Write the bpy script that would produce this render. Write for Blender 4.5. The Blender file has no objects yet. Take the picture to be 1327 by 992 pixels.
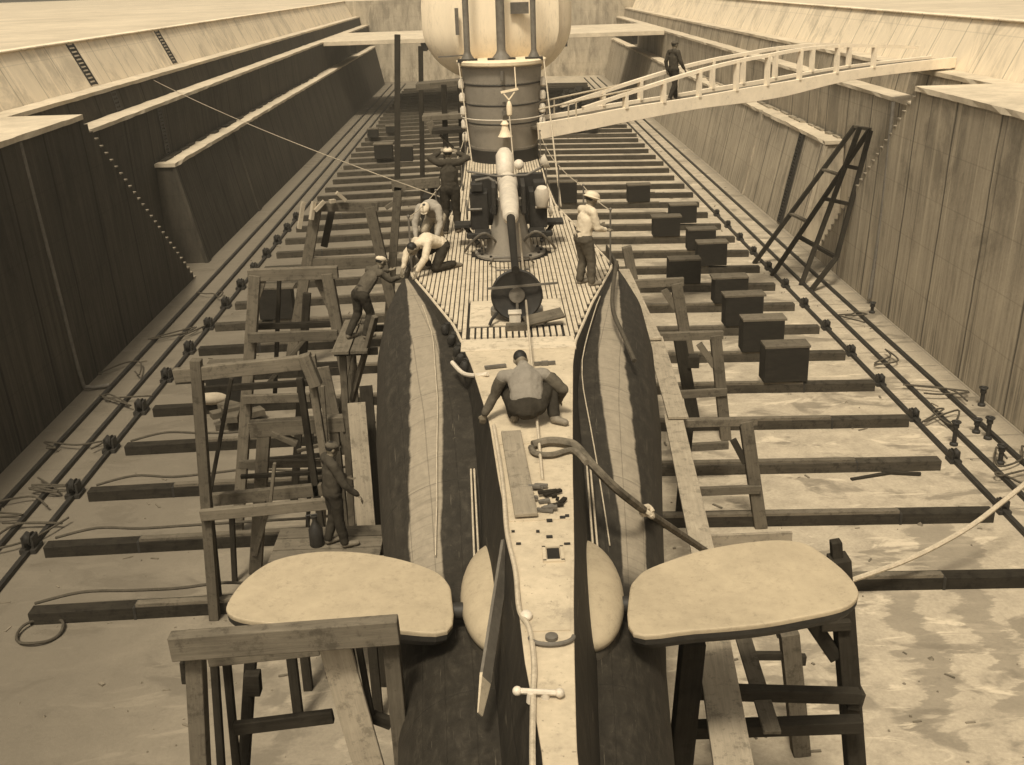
import bpy, bmesh, math, random
import numpy as np
from mathutils import Vector, Matrix
random.seed(7)
R = math.radians
sc = bpy.context.scene
COL = sc.collection

# ------------------------------------------------------------------ camera
FPX, CX, CY = 1400.0, 663.5, 496.0            # focal length and centre in photo pixels
YAW, PITCH, ROLL, CAMZ = R(0.46685), R(20.47316), R(1.9), 11.0
cw = Vector((math.sin(YAW)*math.cos(PITCH), math.cos(YAW)*math.cos(PITCH), -math.sin(PITCH)))
cr0 = Vector((math.cos(YAW), -math.sin(YAW), 0)); cd0 = cw.cross(cr0)
CAMP = Vector((0, 0, CAMZ))
_c, _s = math.cos(ROLL), math.sin(ROLL)
cam_right = cr0*_c + cd0*_s
cam_down = cd0*_c - cr0*_s
cam = bpy.data.objects.new('camera', bpy.data.cameras.new('camera')); COL.objects.link(cam)
m = Matrix.Identity(4)
for i in range(3):
    m[i][0] = cam_right[i]; m[i][1] = -cam_down[i]; m[i][2] = -cw[i]; m[i][3] = CAMP[i]
cam.matrix_world = m
cam.data.sensor_fit = 'HORIZONTAL'; cam.data.sensor_width = 36.0
cam.data.lens = FPX/1327*36.0
cam.data.clip_start = 0.1; cam.data.clip_end = 3000
sc.camera = cam

# ------------------------------------------------------------------ light
SUN_EL, SUN_AZ = R(60), R(-165)               # azimuth from +Y (along the dock), negative = left
world = bpy.data.worlds.new('World'); sc.world = world; world.use_nodes = True
nt = world.node_tree; nt.nodes.clear()
sky = nt.nodes.new('ShaderNodeTexSky'); sky.sky_type = 'NISHITA'; sky.sun_disc = False
sky.sun_elevation = SUN_EL; sky.sun_rotation = SUN_AZ
sky.air_density = 1.0; sky.dust_density = 4.0; sky.ozone_density = 1.0
bw = nt.nodes.new('ShaderNodeRGBToBW')
tint = nt.nodes.new('ShaderNodeMix'); tint.data_type = 'RGBA'; tint.blend_type = 'MULTIPLY'
tint.inputs[0].default_value = 1.0
bg = nt.nodes.new('ShaderNodeBackground'); bg.inputs['Strength'].default_value = 0.115
wo = nt.nodes.new('ShaderNodeOutputWorld')
nt.links.new(sky.outputs[0], bw.inputs[0]); nt.links.new(bw.outputs[0], tint.inputs[6])
tint.inputs[7].default_value = (1.0, 0.90, 0.74, 1)
nt.links.new(tint.outputs[2], bg.inputs['Color']); nt.links.new(bg.outputs[0], wo.inputs[0])
sd = bpy.data.lights.new('sun', 'SUN'); sd.energy = 2.4; sd.angle = R(10); sd.color = (1.0, 0.90, 0.72)
so = bpy.data.objects.new('sun', sd); COL.objects.link(so)
sv = Vector((math.sin(SUN_AZ)*math.cos(SUN_EL), math.cos(SUN_AZ)*math.cos(SUN_EL), math.sin(SUN_EL)))
so.rotation_euler = sv.to_track_quat('Z', 'Y').to_euler(); so.location = (0, 0, 60)
sc.view_settings.view_transform = 'Standard'; sc.view_settings.look = 'None'
sc.view_settings.exposure = 0.55; sc.view_settings.gamma = 1.0

# ------------------------------------------------------------------ measuring helpers
def ray(px, py):
    return cw + cam_right*((px-CX)/FPX) + cam_down*((py-CY)/FPX)
def at(px, py, z):
    q = ray(px, py); return CAMP + q*((z-CAMZ)/q.z)
def aty(px, py, Y):
    q = ray(px, py); return CAMP + q*(Y/q.y)
def atp(px, py, P, N):
    q = ray(px, py); N = Vector(N); return CAMP + q*((Vector(P)-CAMP).dot(N)/q.dot(N))
XC = 0.22                                      # centre line of dock and submarine
def fz(x): return 0.02*max(0.0, 10.4-abs(x-XC))  # floor falls gently to both sides

# ------------------------------------------------------------------ materials
def g(v, warm=1.0):
    return (v, v*(1-0.15*warm), v*(1-0.37*warm), 1)
class N:
    def __init__(s, name):
        s.m = bpy.data.materials.new(name); s.m.use_nodes = True
        s.t = s.m.node_tree; s.b = s.t.nodes['Principled BSDF']
        s.tc = s.t.nodes.new('ShaderNodeTexCoord')
    def n(s, k, **kw):
        o = s.t.nodes.new(k)
        for a, b in kw.items(): setattr(o, a, b)
        return o
    def l(s, a, b): s.t.links.new(a, b)
    def coord(s, src='Object', scale=(1, 1, 1), loc=(0, 0, 0)):
        mp = s.n('ShaderNodeMapping'); mp.inputs['Scale'].default_value = scale; mp.inputs['Location'].default_value = loc
        s.l(s.tc.outputs[src], mp.inputs[0]); return mp.outputs[0]
    def noise(s, vec, scale=1.0, detail=5, rough=0.6, dist=0.0):
        t = s.n('ShaderNodeTexNoise'); t.inputs['Scale'].default_value = scale; t.inputs['Detail'].default_value = detail
        t.inputs['Roughness'].default_value = rough; t.inputs['Distortion'].default_value = dist
        s.l(vec, t.inputs['Vector']); return t.outputs['Fac']
    def ramp(s, fac, stops, interp='LINEAR'):
        r = s.n('ShaderNodeValToRGB'); e = r.color_ramp; e.interpolation = interp
        while len(e.elements) < len(stops): e.elements.new(0.5)
        for el, (p, c) in zip(e.elements, stops):
            el.position = p; el.color = c if isinstance(c, tuple) else g(c)
        s.l(fac, r.inputs[0]); return r.outputs[0]
    def val(s, fac, lo, hi, a=0.0, b=1.0):
        r = s.n('ShaderNodeMapRange'); r.inputs[1].default_value = lo; r.inputs[2].default_value = hi
        r.inputs[3].default_value = a; r.inputs[4].default_value = b
        s.l(fac, r.inputs[0]); return r.outputs[0]
    def math(s, op, a, b=None):
        o = s.n('ShaderNodeMath', operation=op)
        for i, v in enumerate((a, b)):
            if v is None: continue
            if isinstance(v, (int, float)): o.inputs[i].default_value = v
            else: s.l(v, o.inputs[i])
        return o.outputs[0]
    def mix(s, fac, a, b, mode='MIX'):
        o = s.n('ShaderNodeMix', data_type='RGBA', blend_type=mode)
        for k, v in ((0, fac), (6, a), (7, b)):
            if isinstance(v, (int, float)): o.inputs[k].default_value = v
            elif isinstance(v, tuple): o.inputs[k].default_value = v
            else: s.l(v, o.inputs[k])
        return o.outputs[2]
    def xyz(s, vec):
        o = s.n('ShaderNodeSeparateXYZ'); s.l(vec, o.inputs[0]); return o.outputs
    def bump(s, h, strength=0.3, dist=0.02):
        b = s.n('ShaderNodeBump'); b.inputs['Strength'].default_value = strength; b.inputs['Distance'].default_value = dist
        s.l(h, b.inputs['Height']); s.l(b.outputs[0], s.b.inputs['Normal'])
    def done(s, col, rough=0.85, spec=0.25):
        if isinstance(col, tuple): s.b.inputs['Base Color'].default_value = col
        else: s.l(col, s.b.inputs['Base Color'])
        if isinstance(rough, (int, float)): s.b.inputs['Roughness'].default_value = rough
        else: s.l(rough, s.b.inputs['Roughness'])
        s.b.inputs['Specular IOR Level'].default_value = spec
        return s.m
M = {}
def simple(name, v, rough=0.8, var=0.35, scale=6.0, warm=1.0, spec=0.25, stretch=(1, 1, 1), bump=0.15, grime=0.45):
    k = N(name); co = k.coord('Object', stretch)
    f = k.noise(co, scale, 6, 0.65); f2 = k.noise(co, scale*0.23, 3, 0.5)
    c = k.ramp(k.math('ADD', k.math('MULTIPLY', f, 0.6), k.math('MULTIPLY', f2, 0.4)),
               [(0.3, g(v*(1-var), warm)), (0.7, g(min(0.85, v*(1+var)), warm))])
    if grime:
        f3 = k.noise(co, scale*3.1, 9, 0.8, 0.3); f4 = k.noise(k.coord('Object', (1, 1, .35), (2, 5, 1)), scale*.8, 7, .75)
        msk = k.math('MULTIPLY', k.val(f3, .50, .66), k.val(f4, .42, .62))
        c = k.mix(k.math('MULTIPLY', msk, grime), c, g(v*.35, warm))
        sp = k.val(k.noise(co, scale*9, 4, .6), .66, .70); c = k.mix(k.math('MULTIPLY', sp, grime*.6), c, g(min(.8, v*1.5), warm))
    if bump: k.bump(f, bump, 0.02)
    M[name] = k.done(c, rough, spec); return M[name]
def wood(name, lo, hi, mark=0.5):
    k = N(name); uv = k.coord('UV', (1.3, 22, 1))
    gr = k.noise(uv, 1.0, 10, 0.78, 0.5)
    bl = k.noise(k.coord('Object', (1, 1, 1)), 2.3, 4, 0.6)
    oi = k.n('ShaderNodeObjectInfo')
    c = k.ramp(k.math('ADD', k.math('MULTIPLY', gr, 0.65), k.math('MULTIPLY', bl, 0.35)), [(0.3, lo), (0.52, (lo+hi)/2), (0.72, hi)])
    dirt = k.val(k.noise(k.coord('Object', (1, 1, 1), (3, 7, 1)), 6.5, 7, 0.75), 0.52, 0.62)
    c = k.mix(k.math('MULTIPLY', dirt, mark), c, g(lo*0.45))
    v = k.val(oi.outputs['Random'], 0, 1, 0.78, 1.18)
    hs = k.n('ShaderNodeHueSaturation'); k.l(v, hs.inputs['Value']); k.l(c, hs.inputs['Color'])
    k.bump(gr, 0.35, 0.01)
    M[name] = k.done(hs.outputs[0], 0.92, 0.08); return M[name]

wood('wood_pale', 0.075, 0.20); wood('wood_grey', 0.07, 0.19); wood('wood_dark', 0.014, 0.05, 0.3)
wood('wood_timber', 0.025, 0.10, 0.6); wood('wood_board', 0.20, 0.42); wood('wood_wet', 0.013, 0.05, 0.5)
simple('iron_dark', 0.024, 0.6, 0.5, 9, 0.8, 0.35)
simple('iron_grey', 0.12, 0.6, 0.4, 9, 0.8, 0.35)
simple('white_paint', 0.70, 0.55, 0.18, 3.5, 1.1, 0.3, bump=0.06)
simple('bridge_canvas', 0.80, 0.8, 0.05, 2.2, 1.0, 0.2, stretch=(2.2, 2.2, 0.45))
simple('plane_paint', 0.38, 0.65, 0.16, 5.0, 1.2, 0.25, bump=0.10, grime=.6)
simple('tower_paint', 0.22, 0.6, 0.12, 4.0, 0.8, 0.3, bump=0.06)
simple('gun_white', 0.55, 0.5, 0.25, 8.0, 0.8, 0.35)
simple('rope_pale', 0.42, 0.9, 0.3, 30, 1.0, 0.1, bump=0)
simple('rope_dark', 0.07, 0.9, 0.4, 30, 1.0, 0.1, bump=0)
simple('hose_wrap', 0.13, 0.9, 0.7, 9, 1.0, 0.1)
simple('skin', 0.17, 0.6, 0.1, 12, 1.15, 0.35, bump=0, grime=.15)
simple('hair_black', 0.015, 0.6, 0.3, 40, 1, 0.3)
simple('shirt_white', 0.56, 0.9, 0.2, 6, 1, 0.1)
simple('shirt_tan', 0.30, 0.9, 0.2, 7, .75, 0.1); simple('shirt_grey', 0.21, 0.9, 0.2, 7, .75, 0.1)
simple('shirt_dark', 0.05, 0.9, 0.3, 7, 1, 0.1)
simple('trousers_dark', 0.035, 0.9, 0.4, 7, 1, 0.1)
simple('trousers_grey', 0.09, 0.9, 0.4, 7, 1, 0.1)
simple('shoe_leather', 0.16, 0.7, 0.4, 9, 1, 0.3)
simple('rubble_stone', 0.10, 0.95, 0.6, 3, 1, 0.1)
simple('sack_cloth', 0.36, 0.95, 0.3, 6, 1, 0.1)
simple('block_dark', 0.018, 0.85, 0.5, 4.0, 1, 0.2, stretch=(1, 1, 3))
simple('stair_worn', 0.24, 0.9, 0.5, 3)
simple('litter', 0.16, 0.95, 0.7, 2.0, 1, 0.1)
wood('block_wood', 0.012, 0.040, 0.4)
simple('gangway_paint', 0.80, 0.6, 0.15, 3.0, 0.9, 0.25)

# concrete floor with slab joints, puddled silt and wet streaks
k = N('floor_concrete'); P = k.coord('Object'); X, Y, Z = k.xyz(P)[:3]
big = k.noise(P, 0.35, 4, 0.6); mid = k.noise(P, 1.7, 6, 0.65); fine = k.noise(P, 14, 6, 0.7)
base = k.ramp(k.math('ADD', k.math('MULTIPLY', mid, 0.55), k.math('MULTIPLY', fine, 0.45)), [(0.28, 0.24), (0.5, 0.38), (0.74, 0.52)])
wet = k.val(k.noise(k.coord('Object', (0.8, 1.5, 1), (4, 2, 0)), 0.62, 5, 0.62, 0.5), 0.545, 0.60)
c = k.mix(k.math('MULTIPLY', wet, 0.55), base, g(0.13))
silt = k.val(k.noise(k.coord('Object', (0.7, 2.2, 1), (1, 9, 0)), 0.9, 5, 0.65, 0.8), 0.58, 0.64)
c = k.mix(k.math('MULTIPLY', silt, 0.6), c, g(0.62))
wob = k.math('ADD', k.math('MULTIPLY', k.math('SUBTRACT', k.noise(k.coord('Object', (0.30, 1.0, 1)), 1.5, 6, 0.7), 0.5), 1.9), k.math('MULTIPLY', k.math('SUBTRACT', k.noise(P, 0.45, 3, 0.5), 0.5), 1.6))
def streak(c, x0, slope, y0, y1, half):
    d = k.math('ABSOLUTE', k.math('ADD', k.math('SUBTRACT', k.math('SUBTRACT', X, x0), k.math('MULTIPLY', Y, slope)), wob))
    f = k.val(d, half, half+0.10, 1, 0)
    f = k.math('MULTIPLY', f, k.val(Y, y0, y0+0.3, 0, 1)); f = k.math('MULTIPLY', f, k.val(Y, y1, y1+0.4, 1, 0))
    return k.mix(k.math('MULTIPLY', f, 0.62), c, g(0.17))
c = streak(c, 3.6, 0.22, 13.6, 17.2, 0.26); c = streak(c, 5.9, 0.16, 13.6, 17.4, 0.22); c = streak(c, 5.2, 0.18, 17.9, 19.8, 0.45)
# slab joints in the two side strips
ax = k.math('ABSOLUTE', k.math('SUBTRACT', X, XC))
jy = k.math('FRACT', k.math('ADD', k.math('MULTIPLY', Y, 1/1.29), k.math('MULTIPLY', mid, 0.12)))
jx = k.math('FRACT', k.math('MULTIPLY', ax, 1/0.74))
jj = k.math('MAXIMUM', k.val(jy, 0.05, 0.07, 1, 0), k.val(jx, 0.05, 0.07, 1, 0))
jj = k.math('MULTIPLY', jj, k.val(ax, 10.6, 10.7, 0, 1))
c = k.mix(k.math('MULTIPLY', jj, 0.5), c, g(0.10))
crk = k.n('ShaderNodeTexVoronoi'); crk.feature = 'DISTANCE_TO_EDGE'; crk.inputs['Scale'].default_value = 0.45
pm = k.n('ShaderNodeMix', data_type='VECTOR'); pm.inputs[0].default_value = 0.12
nz = k.n('ShaderNodeTexNoise'); nz.inputs['Scale'].default_value = 1.5; k.l(P, nz.inputs['Vector'])
k.l(P, pm.inputs[4]); k.l(nz.outputs['Color'], pm.inputs[5]); k.l(pm.outputs[1], crk.inputs['Vector'])
c = k.mix(k.math('MULTIPLY', k.val(crk.outputs['Distance'], 0.002, 0.006, 1, 0), 0.10), c, g(0.10))
dirt = k.val(k.noise(P, 3.3, 6, 0.75), 0.58, 0.72)
c = k.mix(k.math('MULTIPLY', dirt, 0.45), c, g(0.14))
left_shade = k.val(k.math('ADD', X, k.math('MULTIPLY', big, 4.0)), -5.5, 3.5, .9, 0)  # shade over the left side is mixed into the floor colour
c = k.mix(left_shade, c, g(0.13))
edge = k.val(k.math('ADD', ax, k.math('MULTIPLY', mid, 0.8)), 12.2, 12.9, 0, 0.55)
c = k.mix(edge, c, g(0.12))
k.bump(k.math('ADD', fine, mid), 0.35, 0.02)
rg = k.math('SUBTRACT', 0.9, k.math('MULTIPLY', wet, 0.35))
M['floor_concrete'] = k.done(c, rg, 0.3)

def wall_mat(name, lo, hi, low_pale, joint=2.87, jd=0.8):
    k = N(name); P = k.coord('Object'); X, Y, Z = k.xyz(P)[:3]
    st = k.noise(k.coord('Object', (1, 2.2, 0.10)), 1.6, 7, 0.7)
    st2 = k.noise(k.coord('Object', (1, 6.0, 0.22), (5, 3, 1)), 1.2, 6, 0.75)
    bl = k.noise(P, 0.5, 5, 0.6); fi = k.noise(P, 9, 6, 0.7)
    f = k.math('ADD', k.math('ADD', k.math('MULTIPLY', st, 0.4), k.math('MULTIPLY', bl, 0.25)), k.math('ADD', k.math('MULTIPLY', fi, 0.15), k.math('MULTIPLY', st2, 0.2)))
    c = k.ramp(f, [(0.36, lo), (0.5, (lo+hi)/2), (0.64, hi)])
    pat = k.val(k.noise(k.coord('Object', (1, .5, .35), (7, 2, 4)), .8, 7, .72, .6), .50, .60)
    c = k.mix(k.math('MULTIPLY', pat, .45), c, g(lo*.55))
    run = k.val(k.noise(k.coord('Object', (1, 3.0, .05), (1, 8, 2)), 1.0, 5, .7), .56, .64)
    c = k.mix(k.math('MULTIPLY', run, .40), c, g(hi*1.25))
    tide = k.val(k.math('ADD', Z, k.math('MULTIPLY', bl, 1.2)), 1.2, 2.2, 1, 0)
    c = k.mix(k.math('MULTIPLY', tide, .35), c, g(lo*.5))
    if low_pale:   # efflorescence streaks rising from the foot of the wall
        h = k.val(k.math('ADD', Z, k.math('MULTIPLY', k.math('SUBTRACT', bl, 0.5), 5.0)), 0.2, 4.6, 1, 0)
        s = k.math('MULTIPLY', h, k.val(st2, 0.40, 0.58))
        c = k.mix(k.math('MULTIPLY', s, low_pale), c, g(0.46))
    jw = k.math('ADD', k.math('MULTIPLY', Y, 1/joint), k.math('MULTIPLY', k.noise(k.coord('Object', (0, 0, 1)), 0.25, 2), 0.10))
    j = k.val(k.math('FRACT', jw), 0.022, 0.05, 1, 0)
    j2 = k.val(k.math('FRACT', k.math('ADD', k.math('MULTIPLY', jw, 0.57), 0.35)), 0.006, 0.02, 1, 0)
    c = k.mix(k.math('MULTIPLY', k.math('MAXIMUM', j, k.math('MULTIPLY', j2, 0.6)), jd), c, g(lo*0.22))
    hl = k.val(k.math('FRACT', k.math('MULTIPLY', Z, 1/1.45)), 0.015, 0.03, 1, 0)
    c = k.mix(k.math('MULTIPLY', hl, 0.22), c, g(lo*0.4))
    sp = k.val(fi, 0.70, 0.74); c = k.mix(k.math('MULTIPLY', sp, 0.4), c, g(hi*1.3))
    k.bump(k.math('SUBTRACT', fi, k.math('MULTIPLY', j, 1.5)), 0.4, 0.03)
    M[name] = k.done(c, 0.9, 0.2)
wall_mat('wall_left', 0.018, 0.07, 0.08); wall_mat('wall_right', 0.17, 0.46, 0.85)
wall_mat('parapet', 0.68, 0.82, 0, 2.3, 0.5)
simple('ledge_pale', 0.52, 0.9, 0.28, 1.3, 1.0, 0.2)
simple('quay_concrete', 0.50, 0.9, 0.25, 0.6, 1.0, 0.2)

# ------------------------------------------------------------------ mesh helpers
class MB:
    def __init__(s): s.v = []; s.f = []; s.uv = []; s.sm = []; s.pc = []
    def face(s, pts, uvs=None, smooth=False):
        i = len(s.v); s.v += [tuple(p) for p in pts]; s.f.append(tuple(range(i, i+len(pts))))
        s.uv.append(uvs or [(p[0], p[1]) for p in pts]); s.sm.append(smooth)
    def poly(s, V, F, UV=None, smooth=False):
        s.pc.append((len(s.v), len(s.v)+len(V), len(s.f), len(s.f)+len(F)))
        i = len(s.v); s.v += [tuple(p) for p in V]
        for n, f in enumerate(F):
            s.f.append(tuple(i+a for a in f)); s.uv.append(UV[n] if UV else [(V[a][0], V[a][1]) for a in f]); s.sm.append(smooth)
    def beam(s, p0, p1, w, h, up=(0, 0, 1), taper=1.0):
        """rectangular bar from p0 to p1; w across, h along 'up'"""
        p0 = Vector(p0); p1 = Vector(p1); d = p1-p0; L = d.length; d.normalize(); up = Vector(up)
        if abs(d.dot(up)) > 0.98: up = Vector((0, 1, 0))
        sx = d.cross(up).normalized(); u = sx.cross(d).normalized()
        V = []
        for p, k in ((p0, 1.0), (p1, taper)):
            for a, b in ((-1, -1), (1, -1), (1, 1), (-1, 1)): V.append(p+sx*(a*w*k/2)+u*(b*h*k/2))
        o = random.random()*40; q = [0, w, w+h, 2*w+h, 2*w+2*h]
        F = []; UV = []
        for e in range(4):
            e2 = (e+1) % 4
            F.append((e, e2, 4+e2, 4+e)); UV.append([(o, o+q[e]), (o, o+q[e+1]), (o+L, o+q[e+1]), (o+L, o+q[e])])
        F.append((3, 2, 1, 0)); UV.append([(o, o), (o, o+w), (o+.3*h, o+w), (o+.3*h, o)])
        F.append((4, 5, 6, 7)); UV.append([(o, o), (o, o+w), (o+.3*h, o+w), (o+.3*h, o)])
        s.poly(V, F, UV); return s
    def box(s, c, size, rz=0.0):
        c = Vector(c); d = Vector((math.cos(rz), math.sin(rz), 0))*size[0]/2
        return s.beam(c-d, c+d, size[1], size[2])
    def tube(s, pts, r, n=8, closed=False, cap=True):
        pts = [Vector(p) for p in pts]; rs = r if isinstance(r, (list, tuple)) else [r]*len(pts)
        V = []; prev = None; L = 0; Ls = []
        for i, p in enumerate(pts):
            a = pts[i-1] if i else (pts[-1] if closed else p); b = pts[i+1] if i < len(pts)-1 else (pts[0] if closed else p)
            d = (b-a).normalized()
            if prev is None:
                ref = Vector((0, 0, 1)) if abs(d.z) < 0.9 else Vector((1, 0, 0)); sx = d.cross(ref).normalized()
            else:
                sx = (prev-d*prev.dot(d)).normalized()
            prev = sx; u = sx.cross(d)
            if i: L += (p-pts[i-1]).length
            Ls.append(L)
            for k in range(n):
                t = 2*math.pi*k/n; V.append(p+(sx*math.cos(t)+u*math.sin(t))*rs[i])
        F = []; UV = []
        m_ = len(pts)
        for i in range(m_ if closed else m_-1):
            j = (i+1) % m_
            for k in range(n):
                k2 = (k+1) % n
                F.append((i*n+k, j*n+k, j*n+k2, i*n+k2))
                UV.append([(Ls[i], k/n), (Ls[j], k/n), (Ls[j], (k+1)/n), (Ls[i], (k+1)/n)])
        if cap and not closed:
            F.append(tuple(range(n))); UV.append([(0, 0)]*n)
            F.append(tuple((m_-1)*n+k for k in reversed(range(n)))); UV.append([(0, 0)]*n)
        s.poly(V, F, UV, True); return s
    def lathe(s, prof, base=(0, 0, 0), axis=(0, 0, 1), n=24):
        """prof: (radius, height) pairs along axis"""
        ax = Vector(axis).normalized(); ref = Vector((1, 0, 0)) if abs(ax.x) < 0.9 else Vector((0, 1, 0))
        sx = ax.cross(ref).normalized(); u = ax.cross(sx); b = Vector(base); V = []
        for r, h in prof:
            for k in range(n):
                t = 2*math.pi*k/n; V.append(b+ax*h+(sx*math.cos(t)+u*math.sin(t))*r)
        F = []; UV = []
        for i in range(len(prof)-1):
            for k in range(n):
                k2 = (k+1) % n; F.append((i*n+k, i*n+k2, (i+1)*n+k2, (i+1)*n+k))
                UV.append([(k/n, prof[i][1]), ((k+1)/n, prof[i][1]), ((k+1)/n, prof[i+1][1]), (k/n, prof[i+1][1])])
        F.append(tuple(reversed(range(n)))); UV.append([(0, 0)]*n)
        F.append(tuple((len(prof)-1)*n+k for k in range(n))); UV.append([(0, 0)]*n)
        s.poly(V, F, UV, True); return s
    def prism(s, poly, y0, y1):
        """polygon in (x,z) extruded along y"""
        n = len(poly); V = [(x, y0, z) for x, z in poly]+[(x, y1, z) for x, z in poly]
        F = [(i, (i+1) % n, n+(i+1) % n, n+i) for i in range(n)]
        F += [tuple(reversed(range(n))), tuple(n+i for i in range(n))]
        s.poly(V, F); return s
    def rough(s, poly, y0, y1, step=.7, j=.02, seed=1):
        """prism along y with chipped, uneven edges"""
        rr = random.Random(seed); m_ = int((y1-y0)/step); n = len(poly); V = []; F = []
        for i in range(m_+1):
            y = y0+(y1-y0)*i/m_+(rr.uniform(-.2, .2)*step if 0 < i < m_ else 0)
            for x, z in poly:
                c_ = 2.5 if rr.random() < .06 else 1
                V.append((x+rr.uniform(-j, j)*c_, y, z+rr.uniform(-j, j)*.35*c_))
        for i in range(m_):
            for k_ in range(n): F.append((i*n+k_, i*n+(k_+1) % n, (i+1)*n+(k_+1) % n, (i+1)*n+k_))
        F += [tuple(reversed(range(n))), tuple(m_*n+k_ for k_ in range(n))]
        s.poly(V, F); return s
    def prismx(s, poly, x0, x1):
        n = len(poly); V = [(x0, y, z) for y, z in poly]+[(x1, y, z) for y, z in poly]
        F = [(i, (i+1) % n, n+(i+1) % n, n+i) for i in range(n)]
        F += [tuple(reversed(range(n))), tuple(n+i for i in range(n))]
        s.poly(V, F); return s
    def ball(s, c, r, sc_=(1, 1, 1), n=12):
        c = Vector(c); V = []; F = []
        for i in range(n+1):
            a = math.pi*i/n
            for k in range(2*n):
                t = math.pi*k/n; V.append((c.x+r*sc_[0]*math.sin(a)*math.cos(t), c.y+r*sc_[1]*math.sin(a)*math.sin(t), c.z+r*sc_[2]*math.cos(a)))
        for i in range(n):
            for k in range(2*n):
                k2 = (k+1) % (2*n); F.append((i*2*n+k, (i+1)*2*n+k, (i+1)*2*n+k2, i*2*n+k2))
        s.poly(V, F, None, True); return s
    def pillow(s, outline, z, ht, hb, p=4.0, tilt=None):
        """thick lens over a plan outline"""
        n = len(outline); cx = sum(a for a, b in outline)/n; cy = sum(b for a, b in outline)/n
        rings = []
        S = [0.02, .3, .6, .85, .93, .96, .98, .992]
        for q in S: rings.append((q, ht*(1-q**p)**(1/2.0)))
        rings.append((1.0, 0.0))
        for q in reversed(S): rings.append((q, -hb*(1-q**p)**(1/2.0)))
        V = []; F = []
        for q, dz in rings:
            for a, b in outline:
                x = cx+(a-cx)*q; y = cy+(b-cy)*q; V.append((x, y, (z(x, y) if callable(z) else z)+dz))
        for i in range(len(rings)-1):
            for k in range(n):
                k2 = (k+1) % n; F.append((i*n+k, (i+1)*n+k, (i+1)*n+k2, i*n+k2))
        F.append(tuple(range(n))); F.append(tuple((len(rings)-1)*n+k for k in reversed(range(n))))
        s.poly(V, F, None, True); return s
    def build(s, name, mat, parent=None, bevel=0.0, **kw):
        off = Vector(parent['_org']) if parent is not None and '_org' in parent.keys() else Vector((0, 0, 0))
        me = bpy.data.meshes.new(name)
        me.from_pydata([tuple(Vector(p)-off) for p in s.v], [], s.f)
        uvl = me.uv_layers.new(name='UVMap')
        flat = [c for f in s.uv for c in f]
        for i, c in enumerate(flat): uvl.data[i].uv = c
        me.polygons.foreach_set('use_smooth', s.sm)
        me.materials.append(M[mat] if isinstance(mat, str) else mat)
        bm = bmesh.new(); bm.from_mesh(me); bmesh.ops.recalc_face_normals(bm, faces=bm.faces); bm.to_mesh(me); bm.free()
        me.update()
        o = bpy.data.objects.new(name, me); COL.objects.link(o)
        if parent is not None: o.parent = parent
        if bevel:
            b = o.modifiers.new('bevel', 'BEVEL'); b.width = bevel; b.segments = 2; b.limit_method = 'ANGLE'; b.angle_limit = R(50)
        if any(s.sm):
            try: me.set_sharp_from_angle(angle=R(42))
            except Exception: pass
        if parent is not None and '_org' in parent.keys(): o['_org'] = tuple(off)
        for a, b in kw.items(): o[a] = b
        return o
def each(mb, name, mat, parent=None, bevel=0.0):
    """every loose piece of a builder becomes a mesh of its own"""
    out = []
    for v0, v1, f0, f1 in mb.pc:
        q = MB(); q.v = mb.v[v0:v1]; q.f = [tuple(i-v0 for i in f) for f in mb.f[f0:f1]]; q.uv = mb.uv[f0:f1]; q.sm = mb.sm[f0:f1]
        out.append(q.build(name, mat, parent, bevel))
    return out
def tag(o, label, cat, group=None):
    o['label'] = label; o['category'] = cat
    if group: o['group'] = group
    return o
def thing(name, label, cat, loc=(0, 0, 0), group=None):
    o = bpy.data.objects.new(name, None); COL.objects.link(o); o.location = loc; o['_org'] = tuple(loc)
    o.empty_display_size = 0.2
    return tag(o, label, cat, group)
def copy_tree(o, parent=None):
    c = o.copy(); COL.objects.link(c)
    if parent is not None: c.parent = parent
    for ch in list(o.children): copy_tree(ch, c)
    return c
def smoothpts(pts, n=6):
    P = [Vector(p) for p in pts]; out = []
    for i in range(len(P)-1):
        a = P[max(i-1, 0)]; b = P[i]; c = P[i+1]; d = P[min(i+2, len(P)-1)]
        for j in range(n):
            t = j/n
            out.append(0.5*((2*b)+(c-a)*t+(2*a-5*b+4*c-d)*t*t+(3*b-a-3*c+d)*t**3))
    out.append(P[-1]); return out
def sag(p0, p1, s, n=16):
    p0 = Vector(p0); p1 = Vector(p1)
    return [p0.lerp(p1, i/n)-Vector((0, 0, s*4*(i/n)*(1-i/n))) for i in range(n+1)]
def lerp_tab(tab, y):
    if y <= tab[0][0]: return tab[0][1]
    for (a, b), (c, d) in zip(tab, tab[1:]):
        if y <= c: 
            t = (y-a)/(c-a); return b+(d-b)*t
    return tab[-1][1]
# ================================================================== SETTING
def structure(o): o['kind'] = 'structure'; return o
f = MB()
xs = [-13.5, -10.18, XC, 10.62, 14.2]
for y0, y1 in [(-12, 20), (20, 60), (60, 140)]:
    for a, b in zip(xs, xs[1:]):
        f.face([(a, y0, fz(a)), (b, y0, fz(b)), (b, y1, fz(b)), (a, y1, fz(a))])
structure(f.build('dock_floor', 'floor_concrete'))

def quay(sx):
    q = MB(); a, b = XC+sx*17.25, XC+sx*160
    q.face([(a, -30, 9.15), (b, -30, 9.15), (b, 330, 9.15), (a, 330, 9.15)])
    structure(q.build('quay_ground', 'quay_concrete'))
quay(-1); quay(1)
q = MB(); q.face([(XC-17.25, 134.0, 9.15), (XC+17.25, 134.0, 9.15), (XC+17.25, 330, 9.15), (XC-17.25, 330, 9.15)])
structure(q.build('quay_ground', 'quay_concrete'))

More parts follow.
